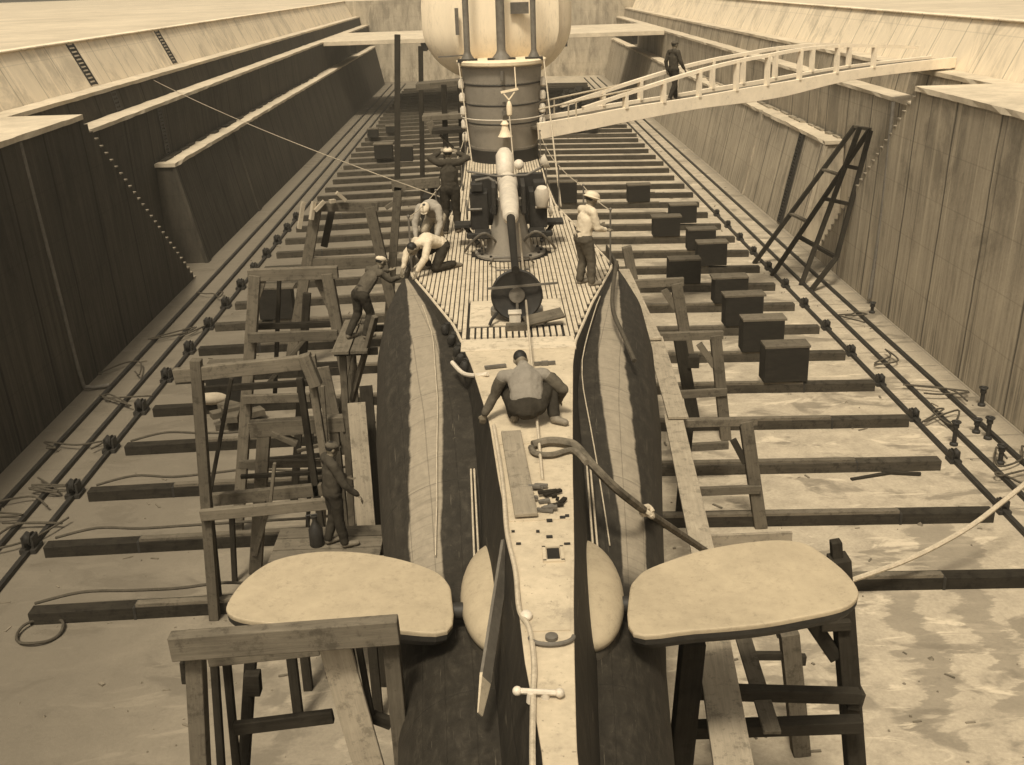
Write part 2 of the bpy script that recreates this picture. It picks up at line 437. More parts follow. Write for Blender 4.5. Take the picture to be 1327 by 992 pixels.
def dock_wall(sx, label, wm):
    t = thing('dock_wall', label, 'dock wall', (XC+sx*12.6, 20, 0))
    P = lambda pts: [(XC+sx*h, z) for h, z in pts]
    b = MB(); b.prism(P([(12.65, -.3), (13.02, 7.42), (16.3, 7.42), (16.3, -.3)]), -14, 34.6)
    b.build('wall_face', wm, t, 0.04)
    b = MB(); b.rough(P([(12.95, 7.33), (12.95, 7.48), (16.28, 7.48), (16.28, 7.33)]), -14, 34.55, .6, .022, 5+sx)
    b.build('coping', 'ledge_pale', t)
    # upper altars behind and beyond the stair
    b = MB(); b.prism(P([(14.32, -.3), (14.52, 6.46), (15.3, 6.46), (15.3, -.3)]), 34.6, 133)
    b.prism(P([(15.3, 6.3), (15.5, 7.40), (16.3, 7.40), (16.3, 6.3)]), 34.6, 133)
    b.build('upper_altar', wm, t, 0.03)
    b = MB(); b.rough(P([(14.45, 6.36), (14.45, 6.5), (15.31, 6.5), (15.31, 6.36)]), 34.6, 133, .7, .025, 7+sx)
    b.rough(P([(15.43, 7.32), (15.43, 7.46), (16.28, 7.46), (16.28, 7.32)]), 34.7, 133, .7, .022, 9+sx)
    b.build('altar_ledge', 'ledge_pale', t)
    b = MB(); b.prism(P([(12.7, -.3), (13.62, 4.2), (14.38, 4.2), (14.38, -.3)]), 45.5, 130)
    # pilaster strip and groove at the near end
    b.build('lower_altar', wm, t, 0.04)
    b = MB(); b.prism(P([(12.62, -.3), (13.54, 4.2), (13.7, 4.2), (12.8, -.3)]), 45.45, 46.0)
    b.prism(P([(12.62, -.3), (13.54, 4.2), (13.7, 4.2), (12.8, -.3)]), 56.5, 57.1)
    b.build('pilaster', wm, t, 0.02)
    b = MB(); b.rough(P([(13.52, 4.12), (13.52, 4.27), (14.36, 4.27), (14.36, 4.12)]), 45.4, 130, .6, .03, 11+sx)
    b.build('altar_ledge', 'ledge_pale', t)
    # ragged blocks of the lower ledge edge
    r = MB(); rnd = random.Random(3+sx)
    y = 46.0
    while y < 90:
        L = rnd.uniform(.6, 1.3); w = rnd.uniform(.10, .30)
        r.box((XC+sx*(14.35-w/2), y+L/2, 4.26+.04), (w, L, rnd.uniform(.05, .12))); y += L+rnd.uniform(.2, .8)
    r.build('ledge_rubble', wm, t)
    # staircase going down along the wall
    n = 27; y0, y1, z0, z1 = 34.6, 43.2, 7.42, 0.0
    poly = [(y0-.02, -.3), (y0-.02, z0)]
    for i in range(n):
        ya = y0+(y1-y0)*i/n; yb = y0+(y1-y0)*(i+1)/n; za = z0+(z1-z0)*(i+1)/n
        poly += [(ya, za), (yb, za)] if i else [(ya+.001, za), (yb, za)]
    poly += [(y1, -.3)]
    s_ = MB()
    # the face of the stair follows the batter of the wall
    pts = poly; nn = len(pts)
    V = [(XC+sx*(12.66+.048*max(z, 0)), y, z) for y, z in pts]+[(XC+sx*14.5, y, z) for y, z in pts]
    F = [(i, (i+1) % nn, nn+(i+1) % nn, nn+i) for i in range(nn)]+[tuple(range(nn))]
    s_.poly(V, F); s_.build('staircase', wm, t)
    tr = MB()
    for i in range(1, n):
        ya = y0+(y1-y0)*i/n; yb = y0+(y1-y0)*(i+1)/n; za = z0+(z1-z0)*(i+1)/n
        w = .5+.3*math.sin(i*2.3)**2 if i not in (4, 14) else 1.1
        h0 = 12.64+.048*za
        tr.box((XC+sx*(h0+w/4), (ya+yb)/2, za+.02), (w/2, (yb-ya)*0.92, .04))
    tr.build('stair_tread', 'stair_worn', t)
    # pale parapet wall above the coping
    b = MB(); b.prism(P([(16.25, 7.3), (17.1, 9.15), (17.3, 9.15), (17.3, 7.3)]), -14, 133)
    b.prism(P([(17.0, 9.15), (17.0, 9.22), (17.5, 9.22), (17.5, 9.15)]), -14, 133)
    b.build('parapet', 'parapet', t, 0.03)
    return t
WL = dock_wall(-1, 'tall dark dock wall on the left, with stepped altars and stair', 'wall_left')
WR = dock_wall(1, 'tall weathered dock wall on the right, pale streaks low down', 'wall_right')
e = MB(); e.prismx([(132.5, -.3), (133, 9.15), (134.2, 9.15), (134.2, -.3)], XC-17.3, XC+17.3)
tag(e.build('dock_wall', 'wall_right'), 'dark far end wall closing the head of the dock', 'dock wall')

# pale deck bridging the far end
t = thing('dock_bridge', 'pale flat bridge deck spanning the far end of the dock', 'bridge', (XC, 100, 6.5))
b = MB(); b.prismx([(96, 6.15), (96, 6.52), (112, 6.52), (112, 6.15)], XC-14.48, XC+14.48); b.build('bridge_deck', 'ledge_pale', t, .03)
b = MB()
for x in (-12, -6, 0, 6, 12): b.beam((XC+x, 96.4, 5.8), (XC+x, 111.6, 5.8), .5, .7)
each(b, 'bridge_girder', 'iron_dark', t)

# iron ladders let into the walls
def wall_ladder(p, w, h, lean, label):
    t = thing('wall_ladder', label, 'ladder', p); p = Vector(p)
    a = MB(); d = Vector(lean)
    for s_ in (-1, 1): a.beam(p+Vector((0, s_*w/2, 0)), p+d+Vector((0, s_*w/2, 0)), .10, .10)
    each(a, 'stile', 'iron_dark', t)
    a = MB(); n = int(h/.14)
    for i in range(n):
        q_ = p+d*((i+.5)/n); a.beam(q_-Vector((0, w/2, 0)), q_+Vector((0, w/2, 0)), .09, .09)
    each(a, 'rung', 'iron_dark', t); return t
wall_ladder((XC-15.36, 45.0, 6.5), .55, .9, (-.2, 0, .95), 'short dark iron ladder high on left wall above the upper ledge')
wall_ladder((XC-14.42, 47.6, 4.26), .5, 2.2, (-.14, 0, 2.2), 'dark iron ladder between the two ledges of the left wall')
wall_ladder((XC+12.74, 49.0, .1), .55, 4.1, (.84, 0, 4.1), 'dark iron ladder up the right lower altar near its end')
wall_ladder((XC-16.36, 45.5, 7.5), .7, 1.6, (-.74, 0, 1.6), 'nearer dark ladder on the pale left parapet')
wall_ladder((XC-16.36, 57.5, 7.5), .7, 1.6, (-.74, 0, 1.6), 'farther dark ladder on the pale left parapet')

# pipe down the left wall
p = [(XC-13.02, 29.8, 7.3), (XC-12.8, 29.9, 3.6), (XC-12.62, 30.0, .5), (XC-12.45, 30.05, .12), (XC-11.9, 30.2, .1)]
tag(MB().tube(smoothpts(p), .06, 8).build('drain_pipe', 'iron_grey'), 'thin pipe running down the dark left wall to the floor', 'pipe')
p = [(XC+13.0, 36.5, 6.8), (XC+12.85, 36.2, 3.4), (XC+12.6, 36.0, .2)]
tag(MB().tube(smoothpts(p), .07, 8).build('drain_pipe', 'iron_grey'), 'thin pipe running down the right wall beside the stair', 'pipe')

# rails along the floor
names = ['nearest the wall', 'in the middle of three', 'nearest the timbers']
for sx, side in ((-1, 'left'), (1, 'right')):
    for h, nm in zip((11.85, 11.05, 10.33), names):
        r = MB(); x = XC+sx*h
        r.beam((x, 3, fz(x)+.05), (x, 129, fz(x)+.05), .10, .10)
        tag(r.build('floor_rail', 'iron_dark'), 'dark iron rail along the %s floor, the one %s' % (side, nm), 'rail', 'rails along the dock floor')

# transverse timbers on the floor
PITCHY, Y0T = 2.575, 17.56
def timber(sx, k):
    y = Y0T+PITCHY*k; rnd = random.Random(100*sx+k)
    xo = XC+sx*(9.92+rnd.uniform(-.12, .12)); xi = XC+sx*rnd.uniform(.9, 1.3)
    if k == 0 and sx < 0: xo += .65
    loc = (xo, y, fz(xo))
    if sx < 0: lab = 'dark timber laid across the dock floor left of the submarine'
    else: lab = 'dark timber laid across the dock floor right of the submarine'
    nm = {0: 'nearest', 1: 'second', 2: 'third', 3: 'fourth'}
    if k < 4: lab = '%s %s' % (nm[k] + (' long dark' if True else ''), 'floor timber on the %s, counted from the camera' % ('left' if sx < 0 else 'right'))
    grp = 'timbers across the dock floor %s' % ('left' if sx < 0 else 'right')
    t = thing('floor_timber', lab, 'timber', loc, grp)
    b = MB(); zi = fz(xi); dz = Vector((0, 0, .16))
    h = .25
    b.beam(Vector((xo, y, fz(xo)+h/2)), Vector((xi, y+rnd.uniform(-.05, .05), zi+h/2)), .30, h)
    b.build('timber_beam', 'wood_wet' if (sx < 0 and k < 7) or k < 2 else 'wood_timber', t, .012)
    if k < 16:
        x2 = xo-sx*2.0; rr = MB()
        rr.beam((x2, y-.05, fz(x2)+h+.03), (xi, y-.05, zi+h+.03), .16, .06)
        rr.build('wear_strip', 'wood_grey', t)
        st = MB(); st.box((xo-sx*1.97, y, fz(xo)+h/2+.015), (.05, .315, h+.05)); st.build('iron_strap', 'iron_dark', t)
    return t
for k in range(41):
    for sx in (-1, 1): timber(sx, k)

# chain sheaves at the timber ends
def sheave(loc, label, group):
    t = thing('chain_sheave', label, 'pulley', loc, group); x, y, z = loc
    b = MB(); b.box((x, y, z+.05), (.34, .42, .1))
    for d in (-.1, .1): b.beam((x+d, y, z+.05), (x+d, y, z+.36), .05, .28)
    b.build('bracket', 'iron_dark', t)
    MB().lathe([(.08, -.07), (.17, -.06), (.13, 0), (.17, .06), (.08, .07)], (x, y, z+.26), (1, 0, 0), 14).build('wheel', 'iron_dark', t)
    return t
sh0 = None
for k in range(-1, 15):
    y = Y0T+PITCHY*k+.25; x = XC-10.33
    if sh0 is None: sh0 = sheave((x, y, fz(x)), 'small dark chain sheave on the left inner floor rail', 'chain sheaves on the left rail'); 
    else: c = copy_tree(sh0); c.location = (x, y, fz(x))
sh1 = None
for k in range(1, 14):
    y = Y0T+PITCHY*k+.35; x = XC+10.33
    if sh1 is None: sh1 = copy_tree(sh0); sh1['label'] = 'small dark chain sheave on the right inner floor rail'; sh1['group'] = 'chain sheaves on the right rail'; c = sh1
    else: c = copy_tree(sh1)
    c.location = (x, y, fz(x)); c.scale = (.8, .8, .8)

# bilge blocks standing on the timbers
def bilge_block(x0, x1, y, h, label):
    z = fz((x0+x1)/2)+.3+.03
    t = thing('bilge_block', label, 'bilge block', ((x0+x1)/2, y, z), 'dark bilge blocks on the timbers')
    rb = random.Random(int(y*7)+int(x0*3)); ra = rb.uniform(-.04, .04)
    MB().box(((x0+x1)/2, y+.1, z+h/2), (x1-x0+rb.uniform(-.06, .06), .58, h), ra).build('block_body', 'block_dark', t, .02)
    c = MB(); c.box(((x0+x1)/2+rb.uniform(-.04, .04), y+.1, z+h+.035), (x1-x0+rb.uniform(-.02, .12), .6, .07), rb.uniform(-.03, .03)); c.build('cap_board', 'wood_grey', t, .01)
BB = [(7.14, 8.34, 4, .98, 'nearest dark block in the right row, close to the dock centre'), (7.13, 8.32, 5, .95, 'second dark block of the right row, behind the nearest one'),
      (7.09, 8.36, 6, .95, 'third dark block of the right row'), (7.27, 8.44, 7, .85, 'fourth dark block of the right row, set slightly outward'),
      (7.63, 8.79, 9, .85, 'outer dark block of the pair just past the fourth block'), (6.12, 7.3, 8, .85, 'inner dark block set toward the hull on the right'),
      (7.69, 8.87, 10, .8, 'dark block on the right timbers beyond the outer pair'), (6.64, 7.85, 11, .8, 'dark block beside the right worker, toward the hull'),
      (7.78, 9.0, 12, .8, 'far outer dark block near the right rail'), (6.48, 7.62, 14, .8, 'farthest dark block in the right row'),
      (-8.11, -7.08, 4, 1.0, 'dark block behind the tall left trestle'), (-8.24, -7.06, 7, 1.05, 'dark block framed by the far left trestle'),
      (-3.4, -2.1, 14, 1.1, 'dark block left of the deck gun near the hull'), (2.6, 4.0, 14, 1.0, 'dark block right of the conning tower foot'),
      (-6.2, -5.2, 20, .9, 'far dark block on the left timbers')]
for x0, x1, k, h, lab in BB: bilge_block(x0, x1, Y0T+PITCHY*k, h, lab)

# keel blocks below the submarine
for k in range(0, 17):
    y = 8+PITCHY*k*1.0
    kb = MB(); kb.box((XC, y, .75), (1.2, .8, 1.1)); 
    tag(kb.build('keel_block', 'block_dark', None, .02), 'stout keel block under the submarine hull', 'keel block', 'keel blocks under the submarine')

# litter over the dock floor
rnd = random.Random(77); L = MB()
for i in range(800):
    sx = rnd.choice((-1, 1)); x = XC+sx*rnd.uniform(2.6, 12.3); y = 13+(rnd.random()**1.8)*75
    if rnd.random() < .55: y = Y0T+PITCHY*round((y-Y0T)/PITCHY)+rnd.choice((-1, 1))*rnd.uniform(.2, .5)
    r = rnd.uniform(.012, .045)*(1 if rnd.random() < .93 else 2.0)
    if rnd.random() < .5: L.box((x, y, fz(x)+r*.3), (r*rnd.uniform(1, 7), r, r*.6), rnd.uniform(0, 3))
    else:
        q = 5; V = [(x+r*math.cos(2*math.pi*k_/q)*rnd.uniform(.6, 1.2), y+r*math.sin(2*math.pi*k_/q)*rnd.uniform(.6, 1.2), fz(x)-.01) for k_ in range(q)]+[(x, y, fz(x)+r*.8)]
        L.poly(V, [(k_, (k_+1) % q, q) for k_ in range(q)])
o = L.build('floor_litter', 'litter'); o['kind'] = 'stuff'
# ================================================================== SUBMARINE
DZ = 6.2
DL = [(4.6, .19), (5.92, .16), (6.9, .08), (7.7, .05), (8.46, .01), (9.37, -.04), (10.04, -.09), (11.53, -.18), (13.56, -.42), (15.34, -.72), (17.17, -1.21), (18.6, -1.61), (20.21, -1.32), (22.23, -1.13), (24.95, -.94), (27.7, -.86), (34, -.86), (62, -.7)]
DR = [(4.6, .38), (5.91, .40), (6.91, .46), (7.67, .51), (8.42, .57), (9.31, .63), (9.98, .67), (11.65, .79), (13.53, .93), (14.41, 1.04), (16.33, 1.45), (18.6, 2.02), (19.42, 1.93), (21.05, 1.74), (24.27, 1.33), (27.28, 1.26), (34, 1.26), (62, 1.1)]
dl = lambda y: lerp_tab(DL, y)
dr = lambda y: lerp_tab(DR, y)
HL = [(4.6, -.9), (7, -1.05), (9.4, -1.2), (11, -1.45), (12.3, -1.63), (14, -1.83), (16, -1.97), (17.3, -1.93), (18.2, -1.79), (18.75, -1.66), (19.2, -1.4), (20.2, -1.25), (22.2, -1.08), (27, -.84), (62, -.65)]
HR = [(4.6, 1.2), (7, 1.36), (9.4, 1.58), (11, 1.8), (12.3, 1.97), (14, 2.2), (16, 2.36), (17.3, 2.34), (18.2, 2.2), (18.75, 2.08), (19.2, 1.9), (20.2, 1.8), (22.2, 1.55), (27, 1.22), (62, 1.05)]
HZ = [(4.6, 3.6), (9.4, 4.1), (11, 4.3), (12.3, 4.5), (14, 4.85), (16, 5.35), (17.3, 5.75), (18.75, 6.1), (22, 5.9), (62, 5.6)]
Z1 = [(4.6, 5.0), (10.6, 4.95), (13.2, 5.75), (15, 6.0), (17, 6.12), (18.75, 6.15), (62, 6.0)]
ZK = 1.3
def hull_pt(sx, y, t):
    """t 0 deck edge, 0.15 foot of casing, 1 widest, 2 keel"""
    w = (dl if sx < 0 else dr)(y); b = lerp_tab(HL if sx < 0 else HR, y); zb = lerp_tab(HZ, y); z1 = max(lerp_tab(Z1, y), zb+.03)
    fo = lerp_tab([(10.6, .20), (13.2, .06)], y)
    if t <= .15: return Vector((w+sx*fo*t/.15, y, DZ-.02-(DZ-.02-z1)*t/.15))
    if t <= 1:
        a = (t-.15)/.85*math.pi/2
        w2 = w+sx*fo; b2 = b if sx*(b-w2) > .0 else w2
        return Vector((w2+(b2-w2)*math.sin(a)**.9, y, zb+(z1-zb)*math.cos(a)**.9))
    a = (t-1)*math.pi/2; kx = XC+sx*.3
    b2 = b if sx*(b-(w+sx*fo)) > 0 else w+sx*fo
    return Vector((kx+(b2-kx)*math.cos(a)**.7, y, ZK+(zb-ZK)*(1-math.sin(a)**1.2)))

# hull paint: dark, with a ragged light band of undercoat along each shoulder (u = distance along the dock, v = girth)
k = N('hull_paint'); uv = k.coord('UV'); U, Vv, W = k.xyz(uv)[:3]; P = k.coord('Object')
st = k.noise(k.coord('UV', (2.6, 9, 1)), 1.6, 7, 0.7, 0.6); fi = k.noise(P, 8, 6, 0.7); rag = k.noise(k.coord('UV', (2.2, 1.5, 1), (3, 1, 0)), 1.1, 6, 0.62)
dark = k.ramp(k.math('ADD', k.math('MULTIPLY', st, .65), k.math('MULTIPLY', fi, .35)), [(.3, .014), (.52, .030), (.7, .06)])
lite = k.ramp(k.math('ADD', k.math('MULTIPLY', st, .4), k.math('MULTIPLY', fi, .6)), [(.3, .20), (.55, .27), (.75, .34)])
inn = k.math('ADD', k.val(U, 11, 16.8, .35, .17), k.math('MULTIPLY', k.math('SUBTRACT', rag, .5), .03))
out = k.math('ADD', k.val(U, 11, 17.7, .59, .33), k.math('MULTIPLY', k.math('SUBTRACT', rag, .5), .08))
band = k.math('MULTIPLY', k.val(k.math('SUBTRACT', Vv, inn), 0, .012), k.val(k.math('SUBTRACT', out, Vv), 0, .018))
band = k.math('MULTIPLY', band, k.val(U, 10.0, 10.5))
outer = k.val(Vv, .6, .95); dark2 = k.mix(k.math('MULTIPLY', outer, .45), dark, g(.07))
c = k.mix(band, dark2, lite)
runs = k.val(k.noise(k.coord('UV', (9, .9, 1), (4, 2, 0)), 1.3, 7, .75, .3), .52, .64)
c = k.mix(k.math('MULTIPLY', runs, .30), c, g(.022, 1.4))
sm = k.math('MAXIMUM', k.val(k.math('ABSOLUTE', k.math('SUBTRACT', k.math('FRACT', k.math('MULTIPLY', Vv, 1/.16)), .5)), .0, .03, 1, 0), k.val(k.math('ABSOLUTE', k.math('SUBTRACT', k.math('FRACT', k.math('MULTIPLY', U, 1/1.83)), .5)), .002, .006, 1, 0))
c = k.mix(k.math('MULTIPLY', sm, .40), c, g(.015))
wear = k.val(k.noise(k.coord('UV', (3, 14, 1), (9, 1, 0)), 3.0, 9, .8, .8), .60, .68); c = k.mix(k.math('MULTIPLY', wear, .30), c, g(.20))
scr = k.val(k.noise(k.coord('UV', (.8, 30, 1)), 2.0, 4, .6), .66, .70); c = k.mix(k.math('MULTIPLY', scr, .22), c, g(.3))
k.bump(k.math('SUBTRACT', k.math('ADD', fi, st), sm), .3, .015)
M['hull_paint'] = k.done(c, .7, .18)

SUB = thing('submarine', 'long submarine with pale slatted deck resting on blocks in the dock', 'submarine', (XC, 12, ZK))
h = MB(); ys = [4.6+.2*i for i in range(76)]+[20+1.0*i for i in range(43)]
ts = [0, .05, .1, .15]+[.15+.85*i/16 for i in range(1, 17)]+[1+i/8 for i in range(1, 9)]
rows = []
for y in ys: rows.append([(hull_pt(-1, y, t), t) for t in ts]+[(hull_pt(1, y, t), t) for t in reversed(ts)])
nr = len(rows[0]); V = [p for r in rows for p, t in r]; F = []; UV = []
for i in range(len(rows)-1):
    for j in range(nr):
        j2 = (j+1) % nr
        F.append((i*nr+j, i*nr+j2, (i+1)*nr+j2, (i+1)*nr+j))
        t1 = rows[i][j][1]; t2 = rows[i][j2][1]
        UV.append([(ys[i], t1), (ys[i], t2), (ys[i+1], t2), (ys[i+1], t1)])
F.append(tuple(range(nr))); UV.append([(4.6, 1.8)]*nr); F.append(tuple((len(rows)-1)*nr+j for j in reversed(range(nr)))); UV.append([(60, 1.8)]*nr)
h.poly(V, F, UV, True); HULL = h.build('hull', 'hull_paint', SUB)

# steel deck plating aft, timber slats forward
k = N('deck_paint'); P = k.coord('Object'); fi = k.noise(P, 9, 7, .7); mi = k.noise(P, 1.6, 5, .65)
c = k.ramp(k.math('ADD', k.math('MULTIPLY', fi, .5), k.math('MULTIPLY', mi, .5)), [(.3, g(.34,1.1)), (.5, g(.46,1.1)), (.72, g(.58,1.1))])
stn = k.val(k.noise(P, 3.4, 6, .75), .57, .66); c = k.mix(k.math('MULTIPLY', stn, .5), c, g(.2))
spk = k.val(k.noise(P, 26, 3, .6), .66, .72); c = k.mix(k.math('MULTIPLY', spk, .6), c, g(.12))
k.bump(fi, .25, .01); M['deck_paint'] = k.done(c, .7, .3)
wood('slat_wood', .42, .70, .45)
def strip(mb, y0, y1, z0, z1, inset=0.0, step=.25):
    n = max(2, int((y1-y0)/step)); 
    L = [(dl(y0+(y1-y0)*i/n)+inset, y0+(y1-y0)*i/n) for i in range(n+1)]; Rr = [(dr(y)-inset, y) for x, y in L]
    V = []
    for (xl, y), (xr, _) in zip(L, Rr): V += [(xl, y, z0), (xr, y, z0), (xr, y, z1), (xl, y, z1)]
    F = []
    for i in range(n):
        a, b = 4*i, 4*i+4
        F += [(a, a+1, b+1, b), (a+1, a+2, b+2, b+1), (a+2, a+3, b+3, b+2), (a+3, a, b, b+3)]
    F += [(0, 3, 2, 1), (4*n, 4*n+1, 4*n+2, 4*n+3)]
    mb.poly(V, F)
d = MB()
strip(d, 4.6, 14.15, DZ-.03, DZ)
d.build('deck_plating', 'deck_paint', SUB, .008)
# plate seams, overlapping plates
for a, b in [(7.25, 8.35), (9.1, 9.95), (10.9, 12.9)]:
    d = MB(); strip(d, a, b, DZ-.002, DZ+.008, .03); d.build('deck_plate', 'deck_paint', SUB)
d = MB(); strip(d, 14.15, 34, DZ-.05, DZ-.035); d.build('deck_bed', 'iron_dark', SUB)
sl = MB(); pitch = .074; x = -1.62
BX0, BX1 = -.48, .92                       # solid centre panel around hatch
while x < 2.0:
    xa, xb = x+.009, x+pitch-.009
    yy = 14.65; run = None
    while yy < 34.0:
        ok = xa > dl(yy)+.03 and xb < dr(yy)-.03
        hole = (BX0 < (xa+xb)/2 < BX1 and (yy < 16.6)) or (math.hypot((xa+xb)/2-XC, yy-19.75) < .74)
        if ok and not hole:
            if run is None: run = yy
        elif run is not None:
            if yy-run > .2: sl.beam(((xa+xb)/2, run, DZ-.014), ((xa+xb)/2, yy, DZ-.014), xb-xa, .045)
            run = None
        yy += .05
        if run is not None and int(yy/3.6) != int((yy-.05)/3.6):   # butt joints
            sl.beam(((xa+xb)/2, run, DZ-.014), ((xa+xb)/2, yy-.012, DZ-.014), xb-xa, .045); run = yy
    x += pitch
sl.build('deck_slats', 'slat_wood', SUB)
ed = MB()
for fn, s_ in ((dl, 1), (dr, -1)):
    pts = [Vector((fn(14.2+.3*i)+s_*.02, 14.2+.3*i, DZ-.012)) for i in range(66)]
    ed.tube(pts, .022, 6)
each(ed, 'deck_margin', 'slat_wood', SUB)
pn = MB(); pn.box(((BX0+BX1)/2, 15.95, DZ-.012), (BX1-BX0, 1.3, .04)); pn.box(((BX0+BX1)/2, 14.4, DZ-.011), (BX1-BX0+.2, .5, .04)); pn.build('hatch_panel', 'slat_wood', SUB, .006)
# open slatted grating flap behind the worker
gr = MB(); gr.box((.21, 14.9, DZ-.016), (1.36, .46, .02)); gr.build('grating_well', 'iron_dark', SUB)
gr = MB()
for i in range(15):
    xx = -.43+i*.09
    gr.beam((xx, 14.68, DZ+.0), (xx, 15.12, DZ+.0), .06, .05)
gr.build('grating', 'slat_wood', SUB)
fl = MB(); fl.beam((.34, 15.05, DZ+.12), (.90, 15.18, DZ+.20), .22, .03, (0, -.4, 1)); fl.beam((.06, 14.98, DZ+.06), (.36, 14.98, DZ+.06), .14, .10); fl.build('grating_flap', 'wood_grey', SUB)
# hatch with its lid standing open towards the stern
hc = MB(); hy = 15.42
hc.lathe([(.40, -.02), (.40, .10), (.35, .10), (.33, .02), (.0, .02)], (XC+.02, hy+.42, DZ), n=36); HC = hc.build('hatch_coaming', 'iron_grey', SUB)
lid = MB(); ax = Vector((0, -1, .14)).normalized()
lid.lathe([(0, -.07), (.2, -.065), (.36, -.03), (.385, 0), (.36, .02), (.30, -.01), (.0, -.015)], (XC+.02, hy, DZ+.42), ax, 40); LID = lid.build('hatch_lid', 'iron_dark', SUB)
a = MB(); a.beam((XC-.42, hy-.1, DZ+.56), (XC+.62, hy-.06, DZ+.60), .03, .03); a.build('lid_bar', 'iron_grey', LID)
a = MB(); a.lathe([(.11, -.01), (.12, 0), (.11, .01)], (XC+.02, hy-.05, DZ+.43), ax, 20); a.beam((XC+.02, hy-.05, DZ+.2), (XC+.02, hy-.05, DZ+.44), .04, .04); a.build('lid_handwheel', 'iron_grey', LID)
a = MB(); a.box((XC-.02, hy-.22, DZ+.11), (.17, .14, .2)); a.box((XC-.02, hy-.22, DZ+.225), (.2, .17, .03)); a.build('lid_clip_box', 'gun_white', SUB, .01)
a = MB()
for s_ in (-1, 1): a.tube([(XC+.02+s_*.3, hy-.02, DZ+.16), (XC+.02+s_*.38, hy-.14, DZ+.10), (XC+.02+s_*.42, hy-.16, DZ+.02)], .025, 6)
each(a, 'lid_hinge', 'iron_dark', SUB)
# deck fittings aft
a = MB(); px = at(717, 720, DZ); a.box((px.x, px.y, DZ+.012), (.11, .20, .01)); a.build('opening_dark_plate', 'hair_black', SUB)  # flat black plate on the deck; the hole's darkness is only its colour
a = MB()
for dx, dy, sx_, sy_ in ((-.08, 0, .03, .26), (.08, 0, .03, .26), (0, .125, .19, .03), (0, -.125, .19, .03)): a.box((px.x+dx, px.y+dy, DZ+.012), (sx_, sy_, .03))
a.build('opening_frame', 'deck_paint', SUB)
a = MB()
rnd = random.Random(5)
for q in [(690, 655), (712, 676), (729, 672), (697, 690), (712, 697), (735, 706), (672, 706), (727, 728), (665, 690), (735, 670)]:
    p = at(q[0], q[1], DZ); a.box((p.x, p.y, DZ+.011), (rnd.uniform(.03, .06), rnd.uniform(.02, .05), .01))
each(a, 'bolt_hole_dark', 'iron_dark', SUB)  # raised dark chips, the darkness of small holes put into colour
a = MB(); p = at(715, 830, DZ); a.tube([(p.x+.17*math.cos(t), p.y+.1*math.sin(t), DZ+.03) for t in [math.pi+math.pi*i/12 for i in range(13)]], .018, 8); a.lathe([(.05, 0), (.05, .03), (.02, .04)], (p.x, p.y+.02, DZ), n=12); a.build('fairlead', 'iron_grey', SUB)
a = MB(); p = at(694, 897, DZ+.05); a.tube([p+Vector((-.12, .02, 0)), p+Vector((.16, -.02, 0))], .022, 8); a.lathe([(.04, -.08), (.03, 0)], p+Vector((-.03, 0, 0)), n=10); a.lathe([(.04, -.08), (.03, 0)], p+Vector((.07, 0, 0)), n=10); a.ball(p+Vector((-.13, .02, 0)), .035); a.ball(p+Vector((.17, -.02, 0)), .035); a.build('cleat', 'gun_white', SUB)
a = MB(); p = at(682, 798, DZ+.03); a.ball(p, .05, (1, 1.2, .8)); a.build('deck_bollard', 'gun_white', SUB)
# jackstays and rails on the hull shoulders
a = MB()
for sx, t0 in ((-1, .33), (1, .20)):
    pts = [hull_pt(sx, y, lerp_tab([(10.6, t0+.05), (14, t0-.05), (16.8, t0-.14)], y))+Vector((sx*.03, 0, .04)) for y in [10.7+.4*i for i in range(16)]]
    a.tube(pts, .008, 6)
for sx, tt in ((-1, .12), (1, .10)):
    for o in (0, .04): a.tube([hull_pt(sx, 10.2, tt+.02)+Vector((sx*(.05+o*1.2), 0, .02)), hull_pt(sx, 11.9, tt+.02)+Vector((sx*(.05+o), 0, .05))], .012, 6)
each(a, 'jackstay', 'rope_pale', SUB)

# hydroplanes and their white hub fairings
PLL = [(-.62, 8.8), (-.60, 9.42), (-.66, 9.7), (-.80, 9.92), (-1.16, 10.18), (-1.6, 10.36), (-2.02, 10.42), (-2.35, 10.36), (-2.6, 10.2), (-2.78, 9.85), (-2.85, 9.45), (-2.80, 9.25), (-2.62, 9.12), (-2.25, 9.02), (-1.82, 8.96), (-1.2, 8.86)]
PLR = [(1.13, 8.64), (1.18, 9.36), (1.28, 9.62), (1.46, 9.82), (1.96, 10.10), (2.4, 10.24), (2.83, 10.30), (3.1, 10.25), (3.24, 10.10), (3.40, 9.66), (3.44, 9.3), (3.38, 9.1), (3.18, 8.93), (2.75, 8.80), (2.3, 8.70), (1.7, 8.65)]
def dens(o):
    P = [Vector((x, y, 0)) for x, y in o]; n = len(P); out = []
    for i in range(n):
        a, b, c, d_ = P[i-1], P[i], P[(i+1) % n], P[(i+2) % n]
        for j in range(4):
            t = j/4; p = 0.5*((2*b)+(c-a)*t+(2*a-5*b+4*c-d_)*t*t+(3*b-a-3*c+d_)*t**3); out.append((p.x, p.y))
    return out
